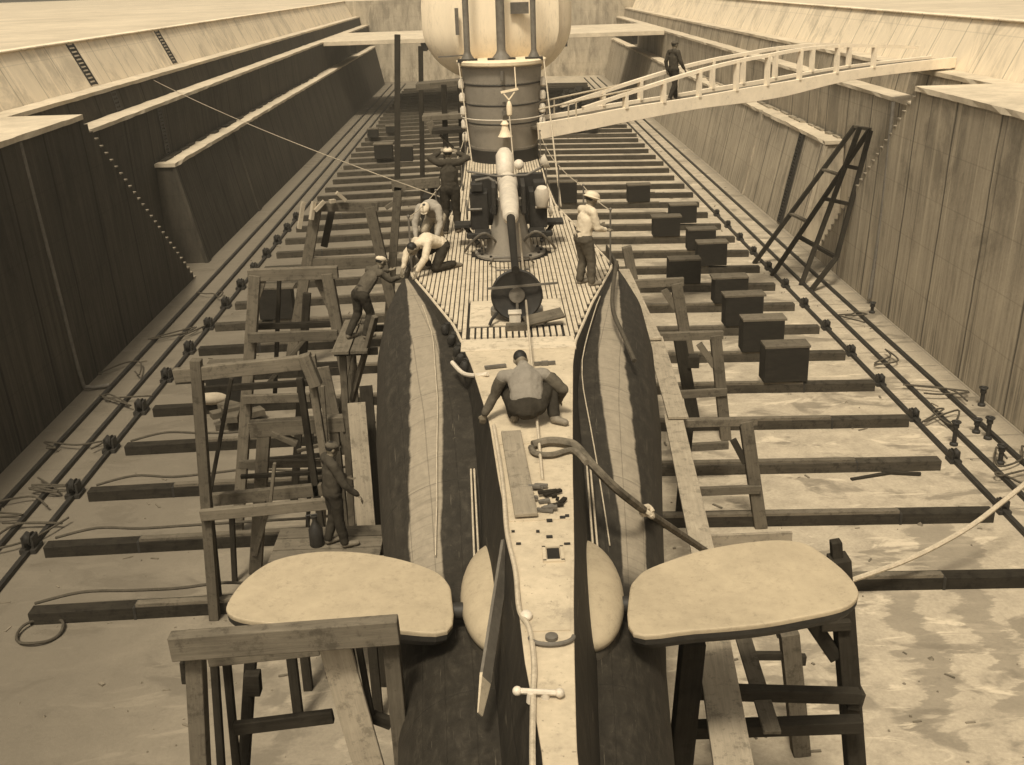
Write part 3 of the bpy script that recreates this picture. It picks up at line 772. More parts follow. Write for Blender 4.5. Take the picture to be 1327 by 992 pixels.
for o in (PLL, PLR):
    a = MB(); O = dens(o); n = len(O); mx = sum(p[0] for p in O)/n; my = sum(p[1] for p in O)/n
    def slab(mb, levels):
        V = [(mx+(x-mx)*q, my+(y-my)*q, z) for q, z in levels for x, y in O]; F = []
        for i in range(len(levels)-1):
            for j in range(n): F.append((i*n+j, i*n+(j+1) % n, (i+1)*n+(j+1) % n, (i+1)*n+j))
        F.append(tuple(reversed(range(n)))); F.append(tuple((len(levels)-1)*n+j for j in range(n))); mb.poly(V, F)
    slab(a, [(.998, 5.18), (1.0, 5.20), (1.0, 5.215), (.995, 5.225), (.985, 5.23)]); PB = a.build('hydroplane', 'plane_paint', SUB)
    a = MB(); slab(a, [(.80, 5.03), (.95, 5.06), (.992, 5.12), (.994, 5.178)]); a.build('plane_underside', 'iron_dark', PB)  # dark slab: shade on the lower edge and underside put into its colour
    s_ = -1 if o is PLL else 1; xr = o[0][0]
    b = MB(); b.tube([(xr-s_*.4, 9.3, 5.12), (xr+s_*.03, 9.3, 5.12)], .085, 14); b.build('plane_shaft', 'iron_dark', SUB)
for s_, xe in ((-1, -.11), (1, .73)):
    a = MB(); a.ball((xe-s_*.0, 9.58, 5.12), 1.0, (.41, 1.0, .27), 20); a.build('plane_fairing', 'plane_paint', SUB)
    b = MB(); b.ball((xe-s_*.02, 9.56, 4.92), 1.0, (.40, .99, .40), 16); b.build('fairing_underside', 'hull_paint', SUB)  # dark lens added for the deep shadow below the fairing

# deck gun trained at the stern
# clutter around the mount
G = MB(); gx, gy = XC-.01, 19.8
G.lathe([(.66, 0), (.66, .035), (.5, .04), (.46, .05), (.30, .6), (.24, .95), (.24, 1.02)], (gx, gy, DZ), n=32); GUN = G.build('gun_pedestal', 'tower_paint', SUB)
a = MB()
for i in range(14):
    t = 2*math.pi*i/14; a.lathe([(.03, 0), (.03, .035)], (gx+.58*math.cos(t), gy+.58*math.sin(t), DZ+.03), n=6)
a.build('base_bolts', 'iron_dark', GUN)
a = MB(); a.tube([(gx, 17.4, 7.37), (gx, 14.9, 7.30), (gx+.005, 14.3, 7.29)], [.07, .05, .055], 16); a.build('gun_barrel', 'block_dark', GUN)
a = MB(); a.lathe([(.09, 0), (.13, .05), (.135, .5), (.15, .6), (.165, 1.6), (.17, 2.6), (.19, 2.7), (.19, 3.3), (.13, 3.35), (.12, 3.7)], (gx, 17.35, 7.38), (0, 1, .0), 24); a.build('gun_slide', 'gun_white', GUN)
a = MB(); a.lathe([(.0, 0), (.12, .02), (.17, .12), (.17, .5), (.1, .62), (0, .66)], (gx-.04, 20.75, 7.42), (0, .6, .8), 20); a.build('recoil_cylinder', 'gun_white', GUN)
a = MB()
for s_ in (-1, 1): a.box((gx+s_*.27, 19.9, 7.25), (.07, .9, .5)); a.beam((gx+s_*.26, 19.8, 6.95), (gx+s_*.2, 19.8, 7.1), .3, .2)
each(a, 'gun_carriage', 'iron_dark', GUN, .01)
for s_ in (-1, 1):
    a = MB(); a.box((gx+s_*.55, 20.3, 6.95), (.34, .5, .7)); a.box((gx+s_*.58, 20.15, 7.40), (.22, .3, .16)); a.box((gx+s_*.50, 19.6, 6.62), (.30, .35, .12)); a.beam((gx+s_*.3, 19.9, 6.5), (gx+s_*.8, 19.8, 6.55), .1, .1)
    a.build('gun_sight_box', 'iron_dark', GUN, .02)
    a = MB(); a.tube([(gx+s_*.78+.16*0, 20.0+.17*math.cos(t), 7.0+.17*math.sin(t)) for t in [2*math.pi*i/20 for i in range(20)]], .018, 6, True)
    for i in range(4):
        t = math.pi*i/4; a.beam((gx+s_*.78, 20-.17*math.cos(t), 7-.17*math.sin(t)), (gx+s_*.78, 20+.17*math.cos(t), 7+.17*math.sin(t)), .02, .02)
    a.tube([(gx+s_*.5, 20, 7.0), (gx+s_*.8, 20, 7.0)], .025, 6); a.build('handwheel', 'gun_white' if s_ > 0 else 'iron_grey', GUN)
a = MB(); a.tube([(gx-.75, 20.3, 7.66), (gx-.2, 20.25, 7.56), (gx+.35, 20.25, 7.56), (gx+.72, 20.35, 7.72)], .022, 8); a.tube([(gx-.6, 20.2, 7.5), (gx-.35, 20.1, 7.56), (gx-.2, 20.1, 7.45)], .03, 8); a.build('sight_bar', 'iron_grey', GUN)
a = MB(); a.lathe([(.02, 0), (.10, .05), (.15, .14), (.02, .15)], (gx+.62, 20.3, 7.75), (.9, 0, .35), 16); a.ball((gx+.22, 20.5, 7.72), .10, (1, 1, 1)); a.lathe([(.12, 0), (.14, .25), (.09, .35)], (gx+.62, 20.0, 7.05), (0, -.3, 1), 14); each(a, 'gun_scope', 'gun_white', GUN)
for sg in (-1, 1):
    a = MB(); a.tube(smoothpts([(gx+sg*.2, 19.6, 6.4), (gx+sg*.45, 19.3, 6.7), (gx+sg*.7, 19.5, 6.5), (gx+sg*.85, 19.8, 6.25)], 5), .025, 7); a.build('gun_lever', 'iron_grey', GUN)
    a = MB(); a.box((gx+sg*.86, 20.5, 6.62), (.36, .42, .05)); a.beam((gx+sg*.86, 20.5, 6.6), (gx+sg*.6, 20.2, 6.3), .06, .06); a.build('gun_seat', 'iron_dark', GUN)
    a = MB(); a.box((gx+sg*.44, 20.9, 7.0), (.5, .08, 1.0)); a.build('gun_guard_plate', 'iron_dark', GUN, .02)
a = MB(); a.tube([(gx-.38, 18.8, DZ+.05), (gx-.3, 18.55, DZ+.22), (gx+.3, 18.55, DZ+.22), (gx+.4, 18.8, DZ+.05)], .02, 8); a.tube([(gx-.28, 18.45, DZ+.02), (gx+.32, 18.45, DZ+.02)], .02, 8); a.build('gun_stop_rail', 'iron_grey', SUB)

# conning tower
tx, ty = XC+.03, 31.25
def ring(r, z, n=40, sy=1.15):
    return [Vector((tx+r*math.cos(2*math.pi*i/n), ty+r*sy*math.sin(2*math.pi*i/n), z)) for i in range(n)]
def shell(mb, prof, n=40, sy=1.15, cap=True):
    V = [p for r, z in prof for p in ring(r, z, n, sy)]; F = []
    for i in range(len(prof)-1):
        for j in range(n): F.append((i*n+j, i*n+(j+1) % n, (i+1)*n+(j+1) % n, (i+1)*n+j))
    if cap: F.append(tuple((len(prof)-1)*n+j for j in range(n))); F.append(tuple(reversed(range(n))))
    mb.poly(V, F, None, True)
a = MB(); shell(a, [(.98, 6.2), (.98, 6.55)]); a.build('tower_foundation', 'iron_dark', SUB)
a = MB(); shell(a, [(.95, 6.52), (.99, 6.9), (1.06, 7.9), (1.12, 8.85)]); TW = a.build('conning_tower', 'tower_paint', SUB)
for z in (7.28, 7.78, 8.32):
    a = MB(); r = .95+.17*(z-6.52)/2.33
    a.tube(ring(r+.005, z), .022, 8, True); a.build('tower_band', 'iron_dark', TW)
a = MB()
for zz in (6.62, 7.22, 7.84, 8.38, 8.74):
    r_ = .95+.17*(zz-6.52)/2.33
    for i in range(34):
        t_ = math.pi+math.pi*(i+.5)/34; a.box((tx+(r_+.004)*math.cos(t_), ty+(r_+.004)*1.15*math.sin(t_), zz), (.03, .03, .03))
o = a.build('tower_rivets', 'tower_paint', TW); o['kind'] = 'stuff'
a = MB(); shell(a, [(1.14, 8.80), (1.24, 8.84), (1.25, 8.92), (1.20, 8.95)]); a.build('tower_rim', 'white_paint', TW)
a = MB(); a.tube(ring(1.17, 7.42, 40, 1.14), .018, 6, True); a.build('tower_handrail', 'gun_white', TW)
a = MB()
for sx in (-1, 1):
    for i in range(5): a.lathe([(.05, 0), (.09, .04), (.09, .2), (.05, .26)], (tx+sx*(1.08+.012*i), ty-.35, 6.75+.36*i), n=10)
each(a, 'tower_insulator', 'gun_white', TW)
# white bridge screen bulging behind the rim
a = MB(); n = 48; V = []; F = []; prof = []
for i in range(13):
    q = math.pi/2*i/12; prof.append((math.sin(q), -math.cos(q)))
prof += [(1.0, .35), (.97, .7), (.94, 1.0)]
rnd = random.Random(2)
for r, z in prof:
    for j in range(n):
        t = 2*math.pi*j/n; w_ = 1+.03*math.sin(9*t+1.3)+.018*math.sin(17*t+z)*min(1, r*1.2)*(1 if r > .3 else 0)
        V.append((tx-.10+2.12*r*w_*math.cos(t), 32.9+1.5*r*w_*math.sin(t), 9.75+1.6*z if z < 0 else 9.75+1.7*z))
for i in range(len(prof)-1):
    for j in range(n): F.append((i*n+j, i*n+(j+1) % n, (i+1)*n+(j+1) % n, (i+1)*n+j))
F.append(tuple((len(prof)-1)*n+j for j in range(n)))
a.poly(V, F, None, True); BR = a.build('bridge_screen', 'bridge_canvas', SUB)
a = MB()
a.beam((tx-1.75, 31.5, 9.02), (tx-.9, 31.3, 9.06), .04, .04); a.build('screen_rail', 'iron_grey', SUB)
for px_, w_ in ((606, .17), (650, .24), (692, .15)):
    p = aty(px_, 80, 30.75); a = MB(); a.lathe([(w_*1.3, 0), (w_*1.2, .06), (w_*.62, .22), (w_*.5, .3), (w_*.5, 3.0)], (p.x, 30.75, 8.9), n=16); a.build('periscope', 'iron_grey', SUB)
    b = MB(); b.box((p.x, 30.7, 8.95), (w_*3.2, .3, .09)); b.build('periscope_foot', 'iron_dark', SUB)
a = MB(); a.box((tx-1.18, 31.33, 9.95), (.10, .08, .7)); a.box((tx+.55, 31.3, 10.25), (.5, .1, .3)); each(a, 'screen_shadow_block', 'iron_grey', SUB)  # grey boxes added for the dark shadow behind the periscopes
# bell, insulators and aerial fittings on the tower front
fy = ty-1.10*1.15
a = MB(); a.lathe([(.20, 0), (.16, .06), (.10, .2), (.085, .30), (.12, .33), (.05, .42)], (tx+.03, fy-.16, 7.0), n=20); a.build('tower_bell', 'white_paint', TW)
a = MB(); a.box((tx+.02, fy-.1, 7.62), (.12, .2, .12)); a.box((tx+.03, fy-.12, 7.88), (.10, .16, .07)); a.lathe([(.05, 0), (.05, .26)], (tx-.0, fy-.1, 8.45), n=10); each(a, 'tower_fitting', 'iron_grey', TW)
a = MB(); a.beam((tx-.05, fy-.35, 8.18), (tx+.42, fy-.35, 8.26), .05, .06); a.tube([(tx+.02, fy-.35, 8.15), (tx+.16, fy-.36, 7.98)], .02, 6); a.tube([(tx+.32, fy-.35, 8.18), (tx+.16, fy-.36, 7.98)], .02, 6)
a.lathe([(.02, 0), (.07, .04), (.08, .25), (.05, .36), (.02, .40)], (tx+.16, fy-.38, 7.56), n=14); a.tube([(tx+.36, fy-.3, 8.24), (tx+.34, fy-.05, 8.85)], .015, 6); a.build('aerial_spreader', 'white_paint', TW)
# wires from tower to deck
a = MB(); p1 = at(703, 622, DZ+.02); a.tube(sag((tx+.16, fy-.38, 7.56), p1, .08, 20), .017, 6); a.build('jumping_wire', 'rope_pale', SUB)
p2 = at(628, 330, DZ+.02); p3 = at(640, 548, DZ+.02)
a = MB(); a.tube(sag((tx-1.16, ty-.7, 8.9), p2, .05, 16), .015, 6); a.build('side_wire', 'rope_pale', SUB)
a = MB(); a.tube(sag((tx+1.16, ty-.6, 8.9), at(727, 268, DZ+.05), .03, 12), .02, 6); a.build('side_wire', 'rope_pale', SUB)
# stanchions and guard wires round the gun platform
for fn, s_ in ((dl, 1), (dr, -1)):
    tops = []
    for y in (18.6, 21.0, 23.6, 26.4, 29.2):
        x = fn(y)+s_*.06
        a = MB(); a.tube([(x, y, DZ-.02), (x, y, DZ+1.0)], .018, 6); a.ball((x, y, DZ+1.0), .03, n=6); a.build('stanchion', 'iron_grey', SUB); tops.append(Vector((x, y, DZ+.98)))
    a = MB()
    for u, v in zip(tops, tops[1:]): a.tube(sag(u, v, .04, 8), .009, 5)
    a.build('guard_wire', 'rope_pale', SUB)
# dark valve gear on the left shoulder, near the spear-shaped end of the tank
a = MB(); rnd = random.Random(9)
for q in [(578, 432), (585, 445), (592, 460), (598, 470), (603, 480)]:
    p = at(q[0], q[1], 6.05); a.lathe([(.06, 0), (.07, .08), (.04, .13)], p, (rnd.uniform(-.5, .2), rnd.uniform(-.4, .4), 1), 10); a.box(p+Vector((.05, .05, .12)), (.12, .09, .05), rnd.uniform(0, 3))
each(a, 'valve_gear', 'iron_dark', SUB)
a = MB(); a.tube(smoothpts([at(586, 470, 6.1), at(600, 484, 6.1), at(618, 487, 6.18), at(632, 485, 6.24)], 5), .03, 8); a.build('vent_pipe', 'gun_white', SUB)
# fin-like tips at both tank ends
for sx in (-1, 1):
    a = MB(); fn = HL if sx < 0 else HR; x = lerp_tab(fn, 18.75)
    a.beam((x-sx*.02, 18.4, 6.12), (x-sx*.12, 19.3, 6.34), .05, .3, taper=.5); a.build('tank_tip', 'hull_paint', SUB)
# ================================================================== STAGING AND GANGWAY
def pline(p1, p2, Y, zb=None):
    a = aty(p1[0], p1[1], Y); b = aty(p2[0], p2[1], Y)
    if zb is not None:
        z = fz(b.x)+zb; b = a+(b-a)*((z-a.z)/(b.z-a.z))
    return a, b
def staging(label, group, parts, loc=None, name='staging_trestle', cat='trestle'):
    """parts: (part name, pixel 1, pixel 2, distance, width, height, ground or None, material)"""
    lines = [(n, pline(p1, p2, Y, zb), w, h, m) for n, p1, p2, Y, w, h, zb, m in parts]
    if loc is None:
        pts = [v for _, l, _, _, _ in lines for v in l]; loc = (sum(p.x for p in pts)/len(pts), sum(p.y for p in pts)/len(pts), min(p.z for p in pts))
    t = thing(name, label, cat, loc, group)
    for n, (a, b), w, h, m in lines:
        up = (0, 1, 0) if abs((b-a).normalized().z) > .8 else (0, 0, 1)
        MB().beam(a, b, w, h, up).build(n, m, t, .012)
    return t
GL = 'timber trestles left of the hull'; GR = 'timber trestles right of the hull'
wg, wp, wd = 'wood_grey', 'wood_pale', 'wood_dark'
staging('nearest trestle on the left, with a broad pale board, under the hydroplane', GL, [
    ('top_beam', (222, 838), (517, 816), 8.4, .14, .25, None, wp),
    ('rear_beam', (270, 853), (414, 838), 9.0, .10, .16, None, wg),
    ('post', (252, 822), (259, 965), 8.55, .16, .18, 0, wg),
    ('post', (278, 860), (285, 965), 9.2, .08, .08, 0, wd), ('post', (294, 860), (304, 965), 9.2, .08, .08, 0, wd),
    ('post', (325, 855), (318, 965), 9.7, .12, .12, 0, wd),
    ('board', (431, 828), (471, 968), 8.62, .30, .05, 0, 'wood_board'),
    ('brace', (452, 826), (470, 925), 8.8, .06, .06, None, wd), ('brace', (463, 826), (481, 925), 8.8, .06, .06, None, wd),
    ('post', (505, 812), (520, 965), 8.55, .15, .15, 0, wg),
    ('low_beam', (304, 944), (432, 928), 9.05, .08, .14, None, wd), ('low_beam', (464, 922), (508, 938), 8.9, .08, .12, None, wd),
    ('cleat_block', (318, 885), (338, 885), 9.6, .14, .26, None, wd), ('cleat_block', (236, 868), (248, 868), 8.6, .14, .24, None, wd)])
staging('tall open trestle on the left, its square frame standing clear of the others', GL, [
    ('top_beam', (226, 487), (410, 468), 17.3, .14, .24, None, wp),
    ('post', (254, 466), (279, 810), 17.3, .18, .18, 0, wg), ('post', (401, 470), (447, 760), 17.3, .13, .13, 0, wp),
    ('post', (262, 560), (288, 815), 17.6, .10, .12, 0, wd),
    ('low_beam', (260, 668), (432, 652), 17.15, .12, .20, None, wp), ('low_beam', (272, 648), (418, 634), 18.3, .12, .24, None, wg),
    ('post', (388, 490), (425, 740), 18.3, .12, .12, 0, wd),
    ('brace', (394, 460), (410, 500), 17.2, .2, .2, None, wg), ('brace', (300, 490), (272, 640), 18.0, .07, .07, None, wd), ('brace', (418, 500), (428, 650), 18.6, .07, .07, None, wp), ('rear_beam', (262, 505), (400, 496), 18.4, .08, .12, None, wd), ('brace', (350, 656), (356, 600), 17.8, .06, .08, None, wp), ('post', (300, 660), (306, 790), 18.6, .10, .10, 0, wd)])
staging('far left trestle framing a dark block between its legs', GL, [
    ('top_beam', (322, 357), (438, 353), 20.6, .16, .24, None, wp),
    ('post', (331, 356), (308, 690), 20.6, .22, .2, 0, wg), ('post', (424, 354), (470, 600), 20.6, .22, .2, 0, wg),
    ('low_beam', (322, 438), (438, 434), 20.4, .10, .2, None, wg), ('low_beam', (322, 424), (436, 420), 21.0, .10, .12, None, wd),
    ('brace', (340, 362), (328, 400), 20.6, .16, .1, None, wg), ('brace', (412, 362), (440, 425), 20.75, .14, .1, None, wg),
    ('low_beam', (315, 518), (402, 515), 20.4, .1, .18, None, wg), ('post', (398, 380), (388, 540), 21.6, .16, .12, 0, wd), ('board', (416, 476), (441, 590), 19.6, .32, .05, None, wp), ('brace', (345, 500), (395, 440), 20.9, .08, .08, None, wg), ('brace', (362, 360), (356, 520), 21.2, .08, .1, None, wd), ('low_beam', (330, 478), (440, 472), 21.2, .08, .12, None, wd), ('brace', (446, 470), (470, 395), 20.2, .07, .07, None, wg), ('brace', (456, 440), (440, 540), 20.0, .09, .07, None, wp)])
staging('low stout trestle on the left with one broad top beam and knee braces', GL, [
    ('top_beam', (324, 556), (447, 548), 18.9, .2, .30, None, wp),
    ('post', (343, 550), (331, 745), 18.9, .24, .18, 0, wp), ('brace', (352, 560), (385, 575), 18.85, .2, .1, None, wg),
    ('post', (432, 548), (447, 690), 18.9, .18, .16, 0, wg),
    ('low_beam', (310, 602), (420, 600), 19.4, .1, .16, None, wg), ('low_beam', (312, 618), (420, 612), 18.7, .08, .08, None, wd), ('brace', (352, 640), (330, 720), 18.8, .1, .08, None, wp), ('brace', (385, 585), (440, 570), 19.5, .07, .07, None, wg), ('brace', (404, 560), (398, 700), 19.8, .08, .08, None, wd), ('low_beam', (345, 596), (440, 588), 20.2, .06, .1, None, wd), ('brace', (422, 560), (420, 690), 18.7, .06, .06, None, wp)])
staging('distant left trestle with tools lying across its left corner', GL, [
    ('top_beam', (405, 268), (490, 268), 31, .2, .26, None, wg), ('post', (479, 268), (497, 345), 31, .3, .24, 0, wg), ('post', (410, 270), (399, 335), 31, .3, .24, 0, wp),
    ('low_beam', (404, 342), (495, 339), 31, .2, .34, None, wg), ('brace', (430, 272), (420, 320), 31.4, .2, .1, None, wd)])
staging('farthest left trestle, standing behind the bending worker', GL, [
    ('top_beam', (508, 241), (570, 236), 32, .2, .3, None, wp), ('post', (516, 242), (508, 350), 32, .24, .2, 0, wp), ('post', (562, 240), (566, 330), 32.3, .2, .2, 0, wd), ('brace', (512, 262), (500, 270), 32, .12, .12, None, wg)])
# right side
staging('nearest right trestle standing just beyond the right hydroplane', GR, [
    ('top_beam', (868, 549), (981, 546), 20, .14, .16, None, wp), ('post', (966, 545), (988, 700), 20, .26, .2, 0, wg),
    ('low_beam', (884, 638), (986, 634), 19.9, .1, .18, None, wg), ('brace', (950, 570), (966, 600), 20, .14, .08, None, wd), ('post', (892, 548), (880, 690), 20.4, .2, .18, 0, wd),
    ('rear_beam', (890, 580), (944, 577), 22, .1, .18, None, wg)])
staging('second right trestle, holding the joint of the two upper planks', GR, [
    ('top_beam', (842, 437), (937, 434), 24.6, .14, .2, None, wg), ('post', (927, 434), (942, 585), 24.6, .26, .2, 0, wg), ('post', (880, 436), (886, 470), 25.6, .3, .2, 0, wd),
    ('low_beam', (872, 512), (942, 508), 24.5, .1, .2, None, wg), ('brace', (906, 446), (926, 475), 24.6, .16, .1, None, wg), ('rear_beam', (890, 468), (905, 468), 25.6, .3, .3, None, wd)])
staging('third right trestle below the upper end of the plank walk', GR, [
    ('top_beam', (812, 369), (886, 365), 30, .14, .24, None, wg), ('post', (876, 367), (887, 430), 30, .32, .22, 0, wg), ('brace', (860, 375), (876, 400), 30, .2, .1, None, wg), ('post', (812, 320), (820, 360), 33, .3, .22, 0, wg)])
staging('dark propped post frame under the tip of the right hydroplane', GR, [
    ('post', (1087, 722), (1106, 965), 10.7, .22, .24, 0, wd), ('post_top', (1083, 701), (1085, 730), 10.72, .12, .12, None, wd),
    ('brace', (1048, 800), (1082, 850), 10.7, .16, .18, None, wd), ('brace', (1062, 808), (1100, 806), 10.6, .2, .12, None, wd),
    ('cross_beam', (892, 896), (1114, 902), 10.5, .14, .16, None, wd), ('cross_beam', (884, 946), (1116, 938), 10.35, .18, .16, None, wd),
    ('post', (898, 828), (884, 965), 10.3, .26, .24, 0, wd), ('cleat_block', (1098, 903), (1116, 905), 10.6, .2, .24, None, wd)])
staging('slim grey post with a short crossbar seen beneath the right hydroplane', GR, [
    ('post', (1022, 818), (1037, 968), 13.0, .26, .22, 0, wg), ('crossbar', (969, 850), (1018, 850), 13.0, .08, .12, None, wd), ('cleat_block', (1030, 855), (1044, 855), 13.1, .1, .16, None, wd), ('cleat_block', (1008, 820), (1018, 822), 13.1, .1, .14, None, wd)])

def plank(label, p0, p1, w, th=.06, mat='wood_board', name='plank', group=None, up=(0, 0, 1)):
    o = MB().beam(p0, p1, w, th, up).build(name, mat, None, .008)
    return tag(o, label, 'plank', group)
GP = 'planks of the staging walk'
plank('farthest long plank of the right walk, running up to the tank tip', at(806, 350, 2.95), at(846, 440, 2.95), .42, group=GP)
plank('middle plank of the right walk beside the hull', at(846, 432, 2.86), at(879, 542, 2.86), .40, group=GP)
plank('plank of the right walk whose lower end reaches the hydroplane', at(872, 538, 2.78), at(915, 735, 2.78), .36, group=GP)
plank('broad pale plank under the root of the right hydroplane', at(914, 770, 3.2), at(964, 1075, 3.2), .42, .07, group=GP)
plank('narrow split plank slanting under the right hydroplane', at(955, 800, 3.12), at(1001, 950, 3.0), .2, .05, 'wood_grey', group=GP)
plank('pale board on edge just above the right hydroplane', at(905, 703, 2.0), at(1026, 698, 2.0), .06, .26, group=GP)
plank('tall pale board leaning by the lower left worker', aty(462, 522, 16.6), aty(480, 745, 15.6), .30, .05, group=GP, up=(0, 1, .2))
plank('dark board standing between the pale board and the hull', aty(474, 500, 17.2), aty(492, 720, 16.2), .22, .06, 'wood_dark', group=GP, up=(0, 1, .2))
plank('grey pole slanting down from the hanging worker to the trestle', aty(486, 410, 18.6), aty(456, 520, 19.2), .09, .09, 'wood_grey', group=GP)
# platforms the workers stand on
t = thing('work_platform', 'low plank platform under the worker beside the tall pale board', 'platform', (-2.7, 14.7, 3.0))
for i in range(4): MB().beam((-3.6, 14.0+.36*i, 2.96), (-1.95, 14.0+.36*i, 2.96), .33, .06).build('board', 'wood_grey', t)
for x in (-3.4, -2.15):
    MB().beam((x, 14.1, 2.92), (x, 14.1, fz(x)), .14, .14).build('post', 'wood_dark', t); MB().beam((x, 15.0, 2.92), (x, 15.0, fz(x)), .14, .14).build('post', 'wood_dark', t)
t = thing('work_platform', 'high narrow platform left of the hull under the leaning worker', 'platform', (-2.7, 19.5, 4.7))
for i in range(2): MB().beam((-2.95+.34*i, 18.6, 4.74), (-2.95+.34*i, 20.6, 4.74), .31, .05).build('board', 'wood_grey', t)
for y in (18.9, 20.3): MB().beam((-3.1, y, 4.66), (-2.3, y, 4.66), .1, .12).build('bearer', 'wood_dark', t); MB().beam((-2.95, y, 4.6), (-3.1, y, .17), .12, .12, (0, 1, 0)).build('post', 'wood_grey', t)

# four-legged ladder frame leaning on the right wall
def P_(px, py, z): return at(px, py, z)
t = thing('ladder_frame', 'dark tall four-legged ladder frame leaning against the right dock wall', 'ladder', (11, 40, 0))
tA, tB, tC, tD = aty(1108, 164, 41.2), aty(1127, 168, 40.2), aty(1114, 166, 40.6), aty(1128, 170, 39.8)
fA, fB, fC, fD = P_(977, 342, 0), P_(1000, 358, 0), P_(1038, 370, 0), P_(1050, 378, 0)
kD = aty(1084, 334, 38.2)
for a, b in ((tA, fA), (tB, fB), (tC, fC), (tD, kD), (kD, fD)):
    MB().beam(a, b, .15, .15, (0, 1, 0)).build('leg', 'wood_dark', t)
for s_ in (.30, .62): MB().beam(tA.lerp(fA, s_), tB.lerp(fB, s_), .18, .08).build('rung', 'wood_pale', t)
MB().beam(tA, tB, .16, .10).build('rung', 'wood_pale', t)
MB().beam(tB.lerp(fB, .72), kD, .13, .13).build('cross_bar', 'wood_dark', t)
MB().beam(tB.lerp(fB, .46), tD.lerp(kD, .58), .12, .12).build('cross_bar', 'wood_dark', t)
MB().beam(tB.lerp(fB, .24), tD.lerp(kD, .30), .12, .12).build('cross_bar', 'wood_dark', t)
# gangway between the tower and the right quay
A0 = Vector((1.35, 30.2, 7.0)); A1 = Vector((16.8, 40.0, 7.5)); gd = (A1-A0); gd.z = 0; gd.normalize(); gn = Vector((-gd.y, gd.x, 0))
gp = lambda px, py: atp(px, py, A0, gn)
t = thing('gangway', 'white arched gangway with posts and handrails from tower to right quay', 'gangway', A0)
GT = [(698, 160), (757, 150), (816, 139), (901, 126), (964, 115), (1019, 106), (1091, 93), (1154, 84), (1240, 74)]
GB = [(700, 181), (757, 170), (816, 158), (903, 142), (964, 134), (1019, 125), (1091, 107), (1154, 97), (1238, 88)]
GH = [(757, 141), (816, 121), (901, 94), (956, 80), (998, 72), (1036, 65), (1087, 60), (1133, 60), (1190, 62)]
T3 = smoothpts([gp(*q) for q in GT], 5); B3 = smoothpts([gp(*q) for q in GB], 5); H3 = smoothpts([gp(*q) for q in GH], 5)
W = 1.05
for off, nm in ((0, 'side_girder'), (W, 'side_girder')):
    a = MB(); n = len(T3); V = []
    for u, v in zip(T3, B3):
        for w_ in (off, off+.10): V += [u+gn*w_, v+gn*w_]
    F = []
    for i in range(n-1):
        c0, c1 = 4*i, 4*i+4
        F += [(c0, c1, c1+1, c0+1), (c0+2, c0+3, c1+3, c1+2), (c0, c0+2, c1+2, c1), (c0+1, c1+1, c1+3, c0+3)]
    F += [(0, 1, 3, 2), (4*n-4, 4*n-2, 4*n-1, 4*n-3)]
    a.poly(V, F); a.build(nm, 'gangway_paint', t, .01)
a = MB()
for i in range(len(T3)-1):
    u = T3[i].lerp(B3[i], .35); v = T3[i+1].lerp(B3[i+1], .35)
    a.beam(u+gn*W/2+gn*.05, v+gn*W/2+gn*.05, W-.1, .06)
a.build('walkway', 'wood_pale', t)
def interp(Ps, s):
    ks = [(p-A0).dot(gd) for p in Ps]
    return Vector([lerp_tab([(k_, p[i]) for k_, p in zip(ks, Ps)], s) for i in range(3)])
for px_ in (812, 861, 907, 955, 995, 1037, 1085, 1133):
    q = gp(px_, lerp_tab(GT, px_)); s_ = (q-A0).dot(gd); lo = interp(T3, s_); hi = interp(H3, s_)
    for off in (.05, W+.05): MB().beam(lo+gn*off-Vector((0, 0, .03)), hi+gn*off, .16, .10, gd).build('post', 'gangway_paint', t)
for off in (.05, W+.05):
    a = MB()
    for u, v in zip(H3, H3[1:]): a.beam(u+gn*off, v+gn*off, .12, .10)
    u = H3[0]; v = T3[4]; 
    a.build('handrail', 'gangway_paint', t)
    a = MB(); u0 = gp(700, 142); u1 = gp(850, 110); a.tube([u0+gn*off, u1+gn*off], .03, 6); 
    for px_, py_ in ((738, 150), (748, 148)): a.tube([gp(px_, py_+4)+gn*off, gp(px_, lerp_tab([(700, 142), (850, 110)], px_))+gn*off], .025, 6)
    each(a, 'hand_rope', 'rope_pale', t)

# ================================================================== ROPES, HOSES, ODDMENTS
def rope(label, pts, r, mat='rope_pale', n=6, cat='rope', name='rope', grp=None, smooth=True):
    return tag(MB().tube(smoothpts(pts, n) if smooth else pts, r, 7).build(name, mat), label, cat, grp)
rope('pale rope snaking along the left edge of the narrow deck', [at(x, y, DZ+.03) for x, y in [(640, 552), (648, 600), (653, 640), (657, 690), (668, 740), (673, 790), (686, 815), (692, 860), (691, 900), (690, 970), (691, 1010)]], .022)
rope('thick wrapped hose lying over the deck and down the right hull', [at(x, y, z) for x, y, z in [(690, 577, DZ+.05), (712, 572, DZ+.06), (735, 574, DZ+.06), (748, 580, DZ+.02), (768, 603, 6.1), (795, 630, 5.85), (822, 652, 5.5)]]+[at(840, 665, 5.1), at(878, 690, 4.2), at(917, 716, 3.1)], .05, 'hose_wrap', cat='hose', name='hose')
rope('ragged end of rope lashing around the wrapped hose', [at(838, 664, 5.2)+Vector((.07*math.cos(i*1.3), .05*math.sin(i*1.9), .06*math.sin(i*1.1))) for i in range(16)], .03, 'rope_pale', 3)
rope('second hose bight lying on the deck behind the wrapped one', [at(x, y, DZ+.04) for x, y in [(688, 580), (694, 588), (715, 590), (742, 584), (760, 600)]], .035, 'hose_wrap', cat='hose', name='hose')
rope('black hose hanging down from the right tank tip', [at(x, y, z) for x, y, z in [(799, 340, 6.5), (794, 380, 6.35), (796, 408, 6.25), (810, 440, 6.1), (822, 468, 5.95)]], .035, 'rope_dark', cat='hose', name='hose')
